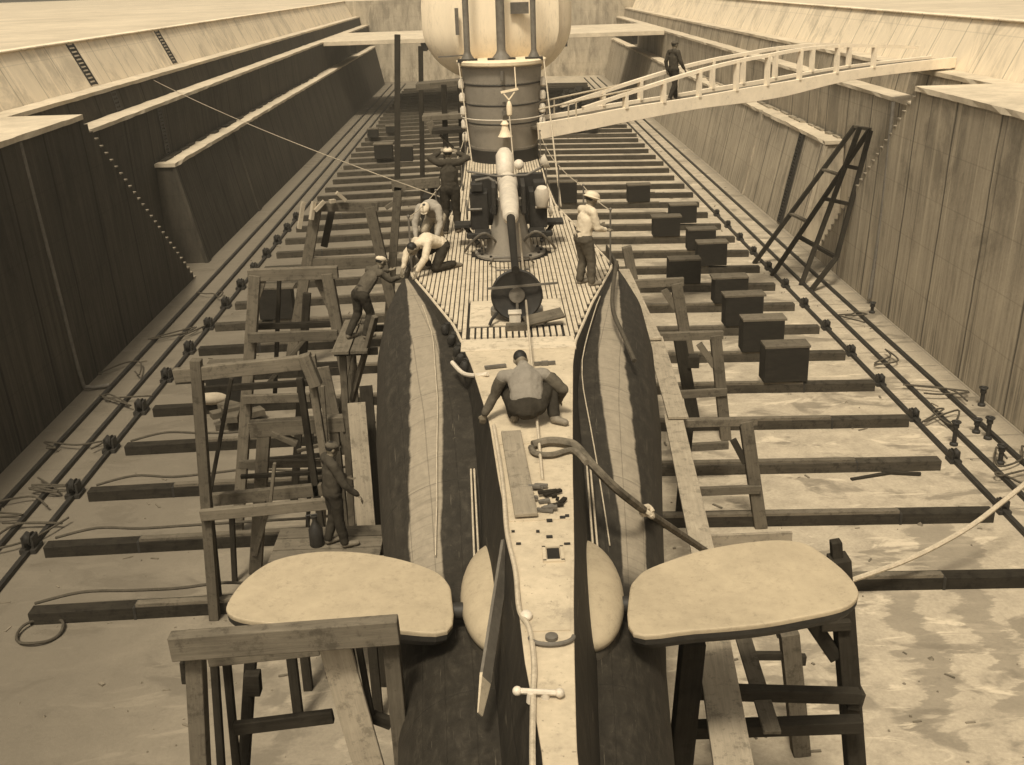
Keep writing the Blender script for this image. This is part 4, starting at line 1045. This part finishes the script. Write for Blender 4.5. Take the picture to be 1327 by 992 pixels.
rope('cable slanting from the left parapet down to the submarine deck', sag(at(172, 90, 7.5), at(589, 262, DZ+.1), .25, 24), .013, 'sack_cloth', smooth=False)
rope('rope curving from the right hydroplane post up to the right wall', [at(1104, 752, .5), at(1180, 724, .9), at(1250, 687, 1.2), at(1300, 650, 1.6), at(1355, 605, 2.0)], .05, 'rope_pale')
rope('round coil of dark hose on the bare left floor', [at(52, 818, .1)+Vector((.40*math.cos(t_), .42*math.sin(t_), .02*math.sin(3*t_))) for t_ in [i*.45 for i in range(16)]], .028, 'rope_dark', 3, 'hose', 'hose')
rnd = random.Random(11)
for i, (x, y) in enumerate([(-10.9, 17.6), (-11.0, 19.6), (-10.6, 20.8), (-11.3, 22.3), (-10.7, 23.4), (-11.2, 25.8), (-10.8, 28.6), (-11.4, 31.5), (-10.9, 35.0), (-11.3, 39.5)]):
    pts = [Vector((x, y, .14))+Vector((rnd.uniform(-.9, .9), rnd.uniform(-.7, .7), rnd.uniform(0, .04))) for j in range(6)]
    nm = ['nearest', 'second', 'third', 'fourth', 'fifth', 'sixth', 'seventh', 'eighth', 'ninth', 'farthest'][i]
    rope('dark slack cable tangled over the left floor rails, the %s from the camera' % nm, pts, .025, 'rope_dark', 6, 'cable', 'cable', 'cables tangled on the left rails')
for i, (x, y) in enumerate([(11.4, 21.5), (11.8, 23.2), (11.2, 25.2), (11.9, 27.2), (11.4, 30.2), (11.6, 34.0)]):
    pts = [Vector((x, y, .14))+Vector((rnd.uniform(-.9, .7), rnd.uniform(-.8, .8), rnd.uniform(0, .04))) for j in range(6)]
    nm = ['nearest', 'second', 'third', 'fourth', 'fifth', 'farthest'][i]
    rope('dark slack cable tangled over the right floor rails, the %s from the camera' % nm, pts, .025, 'rope_dark', 6, 'cable', 'cable', 'cables tangled on the right rails')
for k in range(4):
    y = Y0T+PITCHY*k+.30; x0 = -9.6 if k else -9.0
    rope('dark hose lying along the %s left timber' % ['nearest', 'second', 'third', 'fourth'][k], [(x0+.9*i, y+rnd.uniform(-.08, .08), fz(x0+.9*i)+.33+(.05 if i % 3 == 1 else 0)-(.12 if i == 0 else 0)) for i in range(8)], .03, 'rope_dark', 5, 'hose', 'hose', 'hoses along the left timbers')
# mooring posts and valve stumps on the right floor
def stump(x, y, hgt, label):
    t = thing('valve_stump', label, 'valve', (x, y, fz(x)))
    MB().lathe([(.10, 0), (.10, .05), (.055, .08), (.055, hgt-.1), (.08, hgt-.08), (.08, hgt)], (x, y, fz(x)), n=14).build('valve_pipe', 'iron_dark', t)
    a = MB(); a.tube([(x+.10*math.cos(i*.5), y+.10*math.sin(i*.5), hgt+.06) for i in range(13)], .022, 6, True); a.tube([(x, y, hgt-.02), (x, y, hgt+.08)], .03, 6); a.tube([(x-.10, y, hgt+.06), (x+.10, y, hgt+.06)], .018, 6); a.build('valve_wheel', 'iron_dark', t)
for (px, py, hg), lb in zip([(1236, 576, .55), (1265, 560, .3), (1280, 568, .5), (1272, 525, .45), (1296, 600, .4), (1130, 405, .3)],
    ['tall dark valve stump between the right rails', 'short dark valve stump behind the tall one by the right wall', 'dark valve stump close to the right wall foot', 'farther dark valve stump at the right wall foot', 'nearest dark valve stump at the right photo edge', 'small dark valve stump below the right stair']):
    p = at(px, py, .02); stump(p.x, p.y, hg, lb)
a = MB(); p = at(1152, 618, .06); a.beam(p-Vector((.9, .1, 0)), p+Vector((.3, .25, 0)), .09, .07); a.beam(p+Vector((-.1, .2, .02)), p+Vector((.75, .05, .02)), .08, .06)
tag(a.build('scrap_timber', 'wood_dark'), 'two thin dark scraps of wood on the right floor', 'scrap wood')
a = MB(); p = at(312, 552, .02)
rnd = random.Random(4)
for i in range(9): a.box(p+Vector((rnd.uniform(-.5, .3), rnd.uniform(-.3, .3), .12+.1*i/2)), (rnd.uniform(.4, .8), rnd.uniform(.2, .4), .16), rnd.uniform(0, 3))
tag(a.build('rubble_heap', 'rubble_stone'), 'small heap of stones and offcuts between the left trestles', 'rubble')
# sacking over the timber next to the left block
a = MB(); a.ball((-8.0, Y0T+PITCHY*4-.1, .52), .5, (1.0, .5, .42), 12); tag(a.build('sack', 'sack_cloth'), 'pale slumped sack on timber beside the left dark block', 'sack')
# bottle-shaped lamp under the left trestle
p = at(411, 706, 3.0)
t = thing('oil_can', 'small dark oil can standing on the platform by the lower left worker', 'oil can', (p.x, p.y, 3.0))
MB().lathe([(.10, 0), (.11, .02), (.11, .28), (.06, .36), (.035, .42), (.05, .5), (.0, .51)], (p.x, p.y, 2.99), n=16).build('can_body', 'iron_dark', t)
MB().tube([(p.x-.1, p.y, 3.3), (p.x-.12, p.y, 3.5), (p.x+.05, p.y, 3.52)], .012, 6).build('can_handle', 'iron_dark', t)
# loose board and scraps on deck
plank('pale loose board lying on the deck behind the crouching man', at(662, 560, DZ+.05), at(682, 668, DZ+.05), .22, .04)
rnd = random.Random(21)
for i, (px, py) in enumerate([(700, 632), (712, 640), (698, 648), (718, 652), (706, 660)]):
    a = MB(); p = at(px, py, DZ+.03)
    for j in range(3): a.beam(p+Vector((rnd.uniform(-.1, .1), rnd.uniform(-.06, .06), .012*j)), p+Vector((rnd.uniform(-.12, .12), rnd.uniform(-.08, .08), .012*j+.005)), .045, .025)
    tag(a.build('deck_scrap', 'wood_dark' if i % 2 else 'iron_grey'), 'small scrap of wood and iron littering the pale deck', 'scrap', 'scraps littering the deck')
# tools laid on deck ahead of the crouching man
a = MB(); p = at(706, 471, DZ+.03); a.beam(p-Vector((.14, 0, 0)), p+Vector((.14, .02, 0)), .04, .04); a.box(p, (.09, .05, .06)); tag(a.build('hammer', 'iron_grey'), 'short hammer lying on deck right of the crouching man', 'tool')
a = MB(); p = at(640, 475, DZ+.03); a.beam(p-Vector((.12, .03, 0)), p+Vector((.16, .03, 0)), .06, .03); tag(a.build('chisel', 'iron_grey'), 'iron bar lying on deck left of the crouching man', 'tool')
# casing plate hanging loose along the left side
p0 = at(656, 705, 6.02); p1 = at(622, 926, 5.3)
t = thing('loose_plate', 'narrow dark casing plate hanging loose by the left fairing, pale tip', 'plate', p1)
MB().beam(p0, p0.lerp(p1, .82), .14, .03, (1, 0, .6)).build('plate_body', 'iron_grey', t)
MB().beam(p0.lerp(p1, .80), p1, .15, .028, (1, 0, .6), taper=.45).build('plate_tip', 'deck_paint', t)
# far scaffold left of the tower
staging('distant dark scaffold of thin poles left of the conning tower', None, [
    ('pole', (515, 45), (515, 188), 60, .3, .3, 0, wd), ('pole', (545, 60), (547, 195), 52, .22, .22, 0, wd), ('pole', (575, 110), (578, 200), 46, .22, .22, 0, wd), ('pole', (596, 110), (599, 200), 46, .22, .22, 0, wd),
    ('platform', (540, 112), (602, 106), 48, 1.2, .25, None, wg), ('platform', (548, 152), (602, 149), 46, 1.2, .2, None, wg), ('platform', (560, 170), (602, 168), 44, 1.0, .15, None, wd),
    ('brace', (556, 158), (563, 174), 45.2, .3, .1, None, wp), ('brace', (570, 175), (590, 195), 44, .25, .08, None, wp)], name='scaffold', cat='scaffold')
a = MB()
for i in range(5): a.box((-2.3, 43.5+rnd.uniform(-.1, .1), .5+.55*i), (1.5+rnd.uniform(-.2, .2), 1.3, .5), rnd.uniform(-.1, .1))
tag(a.build('timber_stack', 'block_dark'), 'dark stack of timber baulks behind the left tower scaffold', 'timber stack')
rnd = random.Random(31)
a = MB()
for i in range(70):
    r_ = rnd.random(); x = 6.3+rnd.gauss(0, 1.7); y = 88+rnd.gauss(0, 3.5); hh = max(.2, 3.6-abs(x-6.3)*1.2-abs(y-88)*.3)
    a.beam((x, y, .2+hh*rnd.random()), (x+rnd.uniform(-1.6, 1.6), y+rnd.uniform(-1, 1), .3+hh*rnd.random()), rnd.uniform(.3, .8), rnd.uniform(.25, .5))
tag(a.build('timber_pile', 'block_dark'), 'far jumbled pile of dark baulks right of the tower', 'timber pile')
for (px, py, sx_, lab) in [(484, 178, .6, 'small dark winch on the far left timbers'), (498, 205, .9, 'dark box on the far left timbers'), (506, 172, .5, 'far dark stump near the left rail')]:
    p = at(px, py, .35); t = thing('deck_box', lab, 'box', p)
    MB().box(p+Vector((0, 0, .5*sx_)), (1.3*sx_, .9*sx_, 1.0*sx_)).build('box_body', 'block_dark', t, .03); MB().box(p+Vector((0, 0, 1.03*sx_)), (1.4*sx_, 1.0*sx_, .08)).build('box_lid', 'wood_grey', t)
# jacket and tools hung on the distant trestle
p = aty(412, 268, 30.8); a = MB()
for i in range(5): a.beam(p+Vector((.3*i-.4, 0, .15)), p+Vector((.3*i-.7+rnd.uniform(-.2, .3), -.1, -.6+.25*i)), .12, .10)
tag(a.build('tool_bundle', 'sack_cloth'), 'pale bundle of tools resting on the distant left trestle', 'tools')
# ================================================================== PEOPLE
def capsule(mb, p0, p1, r0, r1, side=None, flat=1.0, n=14):
    """rounded tapered limb; 'side' is the wide axis, flat = depth/width"""
    p0 = Vector(p0); p1 = Vector(p1); d = p1-p0; L = d.length
    if L < 1e-5: d = Vector((0, 0, 1))
    d.normalize()
    sx = Vector(side) if side is not None else (Vector((1, 0, 0)) if abs(d.x) < .9 else Vector((0, 1, 0)))
    sx = (sx-d*sx.dot(d)).normalized(); u = d.cross(sx)
    rings = []
    for a in (85, 60, 35, 10): rings.append((p0-d*r0*math.sin(R(a))*(flat if flat < 1 else 1), r0*math.cos(R(a))))
    for i in range(1, 4): rings.append((p0.lerp(p1, i/4), r0+(r1-r0)*i/4))
    for a in (10, 35, 60, 85): rings.append((p1+d*r1*math.sin(R(a))*(flat if flat < 1 else 1), r1*math.cos(R(a))))
    V = [c+(sx*math.cos(2*math.pi*k/n)+u*math.sin(2*math.pi*k/n)*flat)*r for c, r in rings for k in range(n)]; F = []
    for i in range(len(rings)-1):
        for k in range(n): F.append((i*n+k, i*n+(k+1) % n, (i+1)*n+(k+1) % n, (i+1)*n+k))
    F.append(tuple(reversed(range(n)))); F.append(tuple((len(rings)-1)*n+k for k in range(n)))
    mb.poly(V, F, None, True)
def ellipsoid(mb, c, ax, rad, n=14):
    c = Vector(c); V = []; F = []
    for i in range(n+1):
        a = math.pi*(i+.02)/(n+.04)
        for k in range(2*n):
            t = math.pi*k/n
            V.append(c+ax[0]*rad[0]*math.sin(a)*math.cos(t)+ax[1]*rad[1]*math.sin(a)*math.sin(t)+ax[2]*rad[2]*math.cos(a))
    for i in range(n):
        for k in range(2*n): F.append((i*2*n+k, (i+1)*2*n+k, (i+1)*2*n+(k+1) % (2*n), i*2*n+(k+1) % (2*n)))
    F.append(tuple(range(2*n))); F.append(tuple(n*2*n+k for k in reversed(range(2*n))))
    mb.poly(V, F, None, True)
WR_TEX = bpy.data.textures.new('cloth_folds', 'CLOUDS'); WR_TEX.noise_scale = .11; WR_TEX.noise_depth = 3
def fuse(mb, name, mat, parent, vox, smooth=4, fold=0.0):
    o = mb.build(name, mat, parent)
    r_ = o.modifiers.new('fuse', 'REMESH'); r_.mode = 'VOXEL'; r_.voxel_size = vox; r_.use_smooth_shade = True
    s_ = o.modifiers.new('smooth', 'SMOOTH'); s_.factor = .5; s_.iterations = smooth
    if fold:
        d_ = o.modifiers.new('folds', 'DISPLACE'); d_.texture = WR_TEX; d_.strength = fold; d_.mid_level = .5; d_.texture_coords = 'LOCAL'
    dg = bpy.context.evaluated_depsgraph_get(); me = bpy.data.meshes.new_from_object(o.evaluated_get(dg))
    o.modifiers.clear(); old = o.data; o.data = me; bpy.data.meshes.remove(old); me.name = name
    if not me.materials: me.materials.append(M[mat])
    return o
STAND = dict(pel=(0, 0, .93), chest=(0, .01, 1.25), neck=(0, 0, 1.45), head=(0, .03, 1.60), face=(0, 1, -.05),
    shL=(-.19, 0, 1.41), elL=(-.25, -.02, 1.12), wrL=(-.25, .08, .87), shR=(.19, 0, 1.41), elR=(.25, -.02, 1.12), wrR=(.25, .08, .87),
    hipL=(-.10, 0, .90), knL=(-.11, .03, .49), anL=(-.11, -.02, .08), toeL=(-.13, .16, .04), hipR=(.10, 0, .90), knR=(.11, .03, .49), anR=(.11, -.02, .08), toeR=(.13, .16, .04),
    hdL=None, hdR=None)
def person(label, loc, rz, pose, shirt='shirt_tan', trousers='trousers_dark', hat=None, hair='hair_black', vox=.010, sleeves=1.0, group=None, bulk=1.0, sleeve_mat=None, size=1.0, hem=.05):
    J = dict(STAND); J.update(pose)
    J = {a_: (tuple(q_*size for q_ in b_) if b_ is not None else None) for a_, b_ in J.items()}
    Mx = Matrix.Translation(Vector(loc)) @ Matrix.Rotation(R(rz), 4, 'Z')
    W = {k_: (Mx @ Vector(v)) for k_, v in J.items() if v is not None and k_ not in ('face', 'hdL', 'hdR')}
    rot = Mx.to_3x3(); face = (rot @ Vector(J['face'])).normalized(); sideX = (W['shR']-W['shL']).normalized()
    t = thing('person', label, 'person', loc, group)
    b = MB()
    # head with jaw, nose, ears and brow
    up = (W['head']-W['neck']).normalized(); up = (up-face*up.dot(face)*.75).normalized(); hx = face.cross(up).normalized(); up = hx.cross(face).normalized(); H = W['head']
    ax = (hx, face, up)
    ellipsoid(b, H+up*.02-face*.005, ax, (.074, .095, .095)); ellipsoid(b, H-up*.055+face*.025, ax, (.054, .062, .062))
    capsule(b, H+face*.082+up*.018, H+face*.112-up*.02, .011, .016); ellipsoid(b, H+face*.078+up*.034, ax, (.052, .018, .012)); ellipsoid(b, H+face*.085-up*.058, ax, (.024, .010, .010))
    for s_ in (-1, 1): ellipsoid(b, H+hx*s_*.077-face*.005, ax, (.012, .022, .033), 8)
    capsule(b, W['neck']-up*.03, H-up*.05, .060, .053)
    capsule(b, W['pel'], W['chest'], .145, .155, sideX, .66); capsule(b, W['chest'], W['chest'].lerp(W['neck'], .75), .155, .10, sideX, .6)
    capsule(b, W['shL'], W['shR'], .058, .058)
    hipx = (W['hipR']-W['hipL']).normalized()
    for S, sg in (('L', -1), ('R', 1)):
        capsule(b, W['sh'+S], W['el'+S], .052, .040); capsule(b, W['el'+S], W['wr'+S], .041, .027)
        capsule(b, W['hip'+S], W['kn'+S], .085, .055); capsule(b, W['kn'+S], W['an'+S], .056, .038); capsule(b, W['an'+S]-Vector((0, 0, .02)), W['toe'+S], .04, .030)
        # hand: palm, four fingers of unequal length, thumb
        hd = J['hd'+S]; hd = (rot @ Vector(hd)).normalized() if hd else (W['wr'+S]-W['el'+S]).normalized()
        pn = hd.cross(sideX*sg); pn = pn.normalized() if pn.length > .2 else (rot @ Vector((0, 1, 0)))
        w_ = pn.cross(hd).normalized(); w0 = W['wr'+S]
        capsule(b, w0+hd*.015, w0+hd*.075, .030, .038, w_, .5)
        for i, L in enumerate((.068, .078, .073, .058)):
            r0 = w0+hd*.085+w_*((i-1.5)*.021); m1 = r0+hd*L*.55+pn*.008; capsule(b, w0+hd*.06+w_*((i-1.5)*.017), r0, .0105, .0105, n=8); capsule(b, r0, m1, .0105, .0095, n=8); capsule(b, m1, m1+(hd*.7+pn*.7)*L*.5, .0095, .008, n=8)
        th = w0+hd*.03-w_*sg*0+w_*.03; capsule(b, w0+hd*.025+w_*.018, w0+hd*.06+w_*.050+pn*.015, .014, .012, n=8); capsule(b, w0+hd*.06+w_*.050+pn*.015, w0+hd*.095+w_*.052+pn*.03, .012, .009, n=8)
    body = fuse(b, 'body', 'skin', t, vox, 3)
    for s_ in (-1, 1): pass
    ey = MB()
    for s_ in (-1, 1): ellipsoid(ey, H+hx*s_*.032+face*.083+up*.014, ax, (.013, .008, .008), 8)
    ey.build('eyes', 'hair_black', t)
    # clothes
    c = MB()
    capsule(c, W['pel']+(W['chest']-W['pel'])*hem, W['chest'], .168*bulk, .182*bulk, sideX, .70); capsule(c, W['chest'], W['chest'].lerp(W['neck'], .72), .182*bulk, .115*bulk, sideX, .66); capsule(c, W['shL'], W['shR'], .078, .078)
    capsule(c, W['chest'].lerp(W['neck'], .6), W['neck']+up*.0, .085, .072)
    if sleeve_mat:  # darker sleeve cloth carries the shading of the arms in its colour
        q = MB()
        for S in 'LR':
            q = MB(); capsule(q, W['sh'+S].lerp(W['el'+S], .22), W['el'+S], .079, .066); capsule(q, W['el'+S], W['el'+S].lerp(W['wr'+S], .94), .066, .048); fuse(q, 'sleeve', sleeve_mat, t, .011, 2, .03)
    if hem < .1: capsule(c, W['pel']-(W['chest']-W['pel'])*.02, W['pel']+(W['chest']-W['pel'])*.2, .176*bulk, .176*bulk, sideX, .72)
    capsule(c, W['neck']-up*.045, W['neck']+up*.012, .076, .070)
    for S in 'LR':
        capsule(c, W['sh'+S], W['el'+S], .075, .062)
        if sleeves > .5: capsule(c, W['el'+S], W['el'+S].lerp(W['wr'+S], .92), .062, .044)
        else: capsule(c, W['el'+S], W['el'+S].lerp(W['wr'+S], .15), .062, .056)
    fuse(c, 'shirt', shirt, t, .012, 3, .032)
    c = MB(); capsule(c, W['pel']-(W['chest']-W['pel'])*.12, W['pel']+(W['chest']-W['pel'])*.22, .168, .172, hipx, .74)
    for S in 'LR':
        capsule(c, W['hip'+S], W['kn'+S], .112, .083); capsule(c, W['kn'+S], W['kn'+S].lerp(W['an'+S], .93), .083, .068)
        capsule(c, W['pel'], W['hip'+S], .13, .115)
    fuse(c, 'trousers', trousers, t, .012, 3, .032)
    for S in 'LR':
        c = MB(); capsule(c, W['an'+S]-Vector((0, 0, .025)), W['toe'+S], .052, .042, None, 1.0); capsule(c, W['an'+S], W['an'+S]+(W['kn'+S]-W['an'+S]).normalized()*.05, .052, .05); fuse(c, 'shoe', 'shoe_leather', t, .012, 2)
    if hat == 'cap':
        c = MB(); ellipsoid(c, H+up*.062-face*.005, ax, (.095, .112, .062)); ellipsoid(c, H+up*.05+face*.085, ax, (.075, .055, .010)); fuse(c, 'cap', 'shirt_white', t, .010, 2)
    elif hat == 'helmet':
        c = MB(); ellipsoid(c, H+up*.075, ax, (.115, .130, .078)); ellipsoid(c, H+up*.045, ax, (.150, .170, .014)); fuse(c, 'sun_helmet', 'shirt_white', t, .010, 2)
    elif hat == 'darkcap':
        c = MB(); ellipsoid(c, H+up*.062-face*.005, ax, (.098, .114, .060)); ellipsoid(c, H+up*.045+face*.085, ax, (.075, .055, .010)); fuse(c, 'cap', 'trousers_grey', t, .010, 2)
    c = MB(); ellipsoid(c, H+up*.038-face*.022, ax, (.081, .088, .088)); fuse(c, 'hair', hair, t, .010, 2)
    return t

person('man crouching on the narrow deck with his back to us, pale shirt, dark trousers', (.23, 11.48, DZ), 2, dict(
    pel=(.02, -.12, .27), chest=(.02, .10, .50), neck=(.01, .27, .60), head=(-.01, .40, .63), face=(-.05, .50, -.86),
    shL=(-.23, .17, .53), elL=(-.33, .20, .30), wrL=(-.46, .12, .10), hdL=(-.25, .1, -1), shR=(.25, .17, .53), elR=(.45, .12, .36), wrR=(.42, .30, .16), hdR=(-.2, .6, -.7),
    hipL=(-.09, -.10, .25), knL=(-.20, .34, .34), anL=(-.12, .02, .09), toeL=(-.16, .24, .05), hipR=(.13, -.10, .25), knR=(.32, .26, .44), anR=(.33, -.05, .09), toeR=(.45, -.14, .05)), 'shirt_grey', 'trousers_dark', None, vox=.0085, bulk=1.12, sleeve_mat='trousers_grey', hem=.26)
person('man in dark clothes standing left of the gun, back turned, both hands raised', (-.94, 21.6, DZ), -4, dict(
    elL=(-.37, .12, 1.50), wrL=(-.17, .18, 1.62), hdL=(.7, .4, .35), elR=(.37, .12, 1.50), wrR=(.17, .18, 1.60), hdR=(-.7, .4, .35), shL=(-.20, 0, 1.43), shR=(.20, 0, 1.43),
    anL=(-.12, -.06, .08), toeL=(-.16, .12, .04), anR=(.12, .05, .08), toeR=(.15, .22, .04)), 'shirt_dark', 'trousers_dark', 'cap')
person('man in white sun helmet and white shirt at the right deck edge', (1.42, 17.35, DZ), -62, dict(
    pel=(0, -.05, .92), chest=(0, .01, 1.23), neck=(0, .07, 1.42), head=(0, .13, 1.56), face=(0, .9, -.35), shL=(-.18, .04, 1.38), shR=(.18, .04, 1.38),
    elL=(-.23, .10, 1.10), wrL=(-.14, .34, 1.05), hdL=(0, 1, 0), elR=(.23, .10, 1.10), wrR=(.17, .32, 1.02), hdR=(0, 1, 0),
    hipL=(-.10, -.05, .88), knL=(-.11, .02, .48), anL=(-.12, -.06, .08), toeL=(-.14, .12, .04), hipR=(.10, -.05, .88), knR=(.11, .06, .48), anR=(.12, .04, .08), toeR=(.14, .22, .04)), 'shirt_white', 'trousers_grey', 'helmet', size=.90)
person('man in white shirt kneeling over the left tank tip, head bent down', (-1.05, 18.75, DZ), 130, dict(
    pel=(0, -.02, .46), chest=(0, .26, .58), neck=(0, .46, .54), head=(0, .58, .47), face=(0, .55, -.83), shL=(-.18, .38, .55), shR=(.18, .38, .55),
    elL=(-.26, .52, .34), wrL=(-.2, .66, .12), hdL=(0, .5, -1), elR=(.26, .54, .34), wrR=(.18, .68, .12), hdR=(0, .5, -1),
    hipL=(-.1, -.02, .42), knL=(-.14, .22, .09), anL=(-.14, -.2, .09), toeL=(-.14, -.34, .04), hipR=(.1, -.02, .42), knR=(.16, .3, .30), anR=(.16, .14, .08), toeR=(.18, .32, .04)), 'shirt_white', 'trousers_dark', None)
person('man in pale clothes stooping on the left deck edge below the standing man', (-1.22, 20.3, DZ), 165, dict(
    pel=(0, -.14, .62), chest=(0, .12, .86), neck=(0, .32, .88), head=(0, .44, .86), face=(0, .6, -.8), shL=(-.18, .24, .85), shR=(.18, .24, .85),
    elL=(-.25, .36, .58), wrL=(-.2, .5, .34), elR=(.25, .36, .58), wrR=(.2, .5, .34),
    hipL=(-.1, -.14, .58), knL=(-.14, .16, .40), anL=(-.13, -.1, .08), toeL=(-.15, .1, .04), hipR=(.1, -.14, .58), knR=(.14, .16, .40), anR=(.13, -.1, .08), toeR=(.15, .1, .04)), 'shirt_tan', 'sack_cloth', 'cap')
person('man on the left side platform leaning over to reach the tank tip', (-2.68, 19.35, 4.77), -48, dict(
    pel=(.0, .12, .86), chest=(0, .36, 1.10), neck=(0, .52, 1.24), head=(0, .62, 1.34), face=(.1, .9, -.35), shL=(-.18, .46, 1.20), shR=(.18, .46, 1.20),
    elL=(-.24, .66, 1.06), wrL=(-.16, .90, 1.10), hdL=(.2, 1, .1), elR=(.26, .64, 1.04), wrR=(.22, .86, 1.04), hdR=(0, 1, .1),
    hipL=(-.1, .1, .82), knL=(-.12, .10, .46), anL=(-.12, -.16, .08), toeL=(-.14, .03, .04), hipR=(.1, .1, .82), knR=(.12, .22, .46), anR=(.12, .06, .08), toeR=(.14, .25, .04)), 'trousers_grey', 'trousers_dark', 'cap')
person('man in dark jacket and flat cap on the low left platform facing the hull', (-2.62, 14.6, 3.0), -62, dict(
    head=(0, .06, 1.59), face=(0, 1, -.25), chest=(0, .03, 1.24), elR=(.30, .10, 1.12), wrR=(.34, .28, .92), hdR=(.1, .5, -.8), elL=(-.26, .08, 1.12), wrL=(-.2, .30, 1.0),
    anL=(-.12, -.1, .08), toeL=(-.14, .09, .04), anR=(.12, .08, .08), toeR=(.14, .27, .04)), 'shirt_dark', 'trousers_dark', 'darkcap', bulk=1.15)
gq = interp(T3, (gp(888, 125)-A0).dot(gd)); bq = interp(B3, (gp(888, 125)-A0).dot(gd)); gz = gq.lerp(bq, .35)
person('man in dark suit walking up the white gangway', (gz.x+gn.x*.55, gz.y+gn.y*.55, gz.z+.03), math.degrees(math.atan2(gd.y, gd.x))-90, dict(
    knL=(-.1, .16, .50), anL=(-.1, .20, .08), toeL=(-.11, .38, .05), knR=(.1, -.02, .48), anR=(.1, -.22, .10), toeR=(.11, -.04, .04), elL=(-.25, -.08, 1.13), wrL=(-.24, -.04, .88), elR=(.25, .06, 1.13), wrR=(.24, .22, .92)), 'shirt_dark', 'trousers_dark', 'darkcap')

# ------------------------------------------------------------------ tidy
for o in bpy.data.objects:
    if '_org' in o.keys(): del o['_org']

# ------------------------------------------------------------------ air
hz = bpy.data.meshes.new('haze'); bm = bmesh.new(); bmesh.ops.create_cube(bm, size=1.0)
bmesh.ops.scale(bm, vec=(330, 380, 15.2), verts=bm.verts); bmesh.ops.translate(bm, vec=(XC, 150, 6.4), verts=bm.verts); bm.to_mesh(hz); bm.free()
hm = bpy.data.materials.new('haze_air'); hm.use_nodes = True; ht = hm.node_tree; ht.nodes.clear()
ho = ht.nodes.new('ShaderNodeOutputMaterial'); hv = ht.nodes.new('ShaderNodeVolumePrincipled')
hv.inputs['Color'].default_value = (1.0, .92, .76, 1); hv.inputs['Density'].default_value = .0011; hv.inputs['Anisotropy'].default_value = .3
ht.links.new(hv.outputs[0], ho.inputs['Volume']); hz.materials.append(hm)
o = bpy.data.objects.new('haze', hz); COL.objects.link(o); o['kind'] = 'stuff'
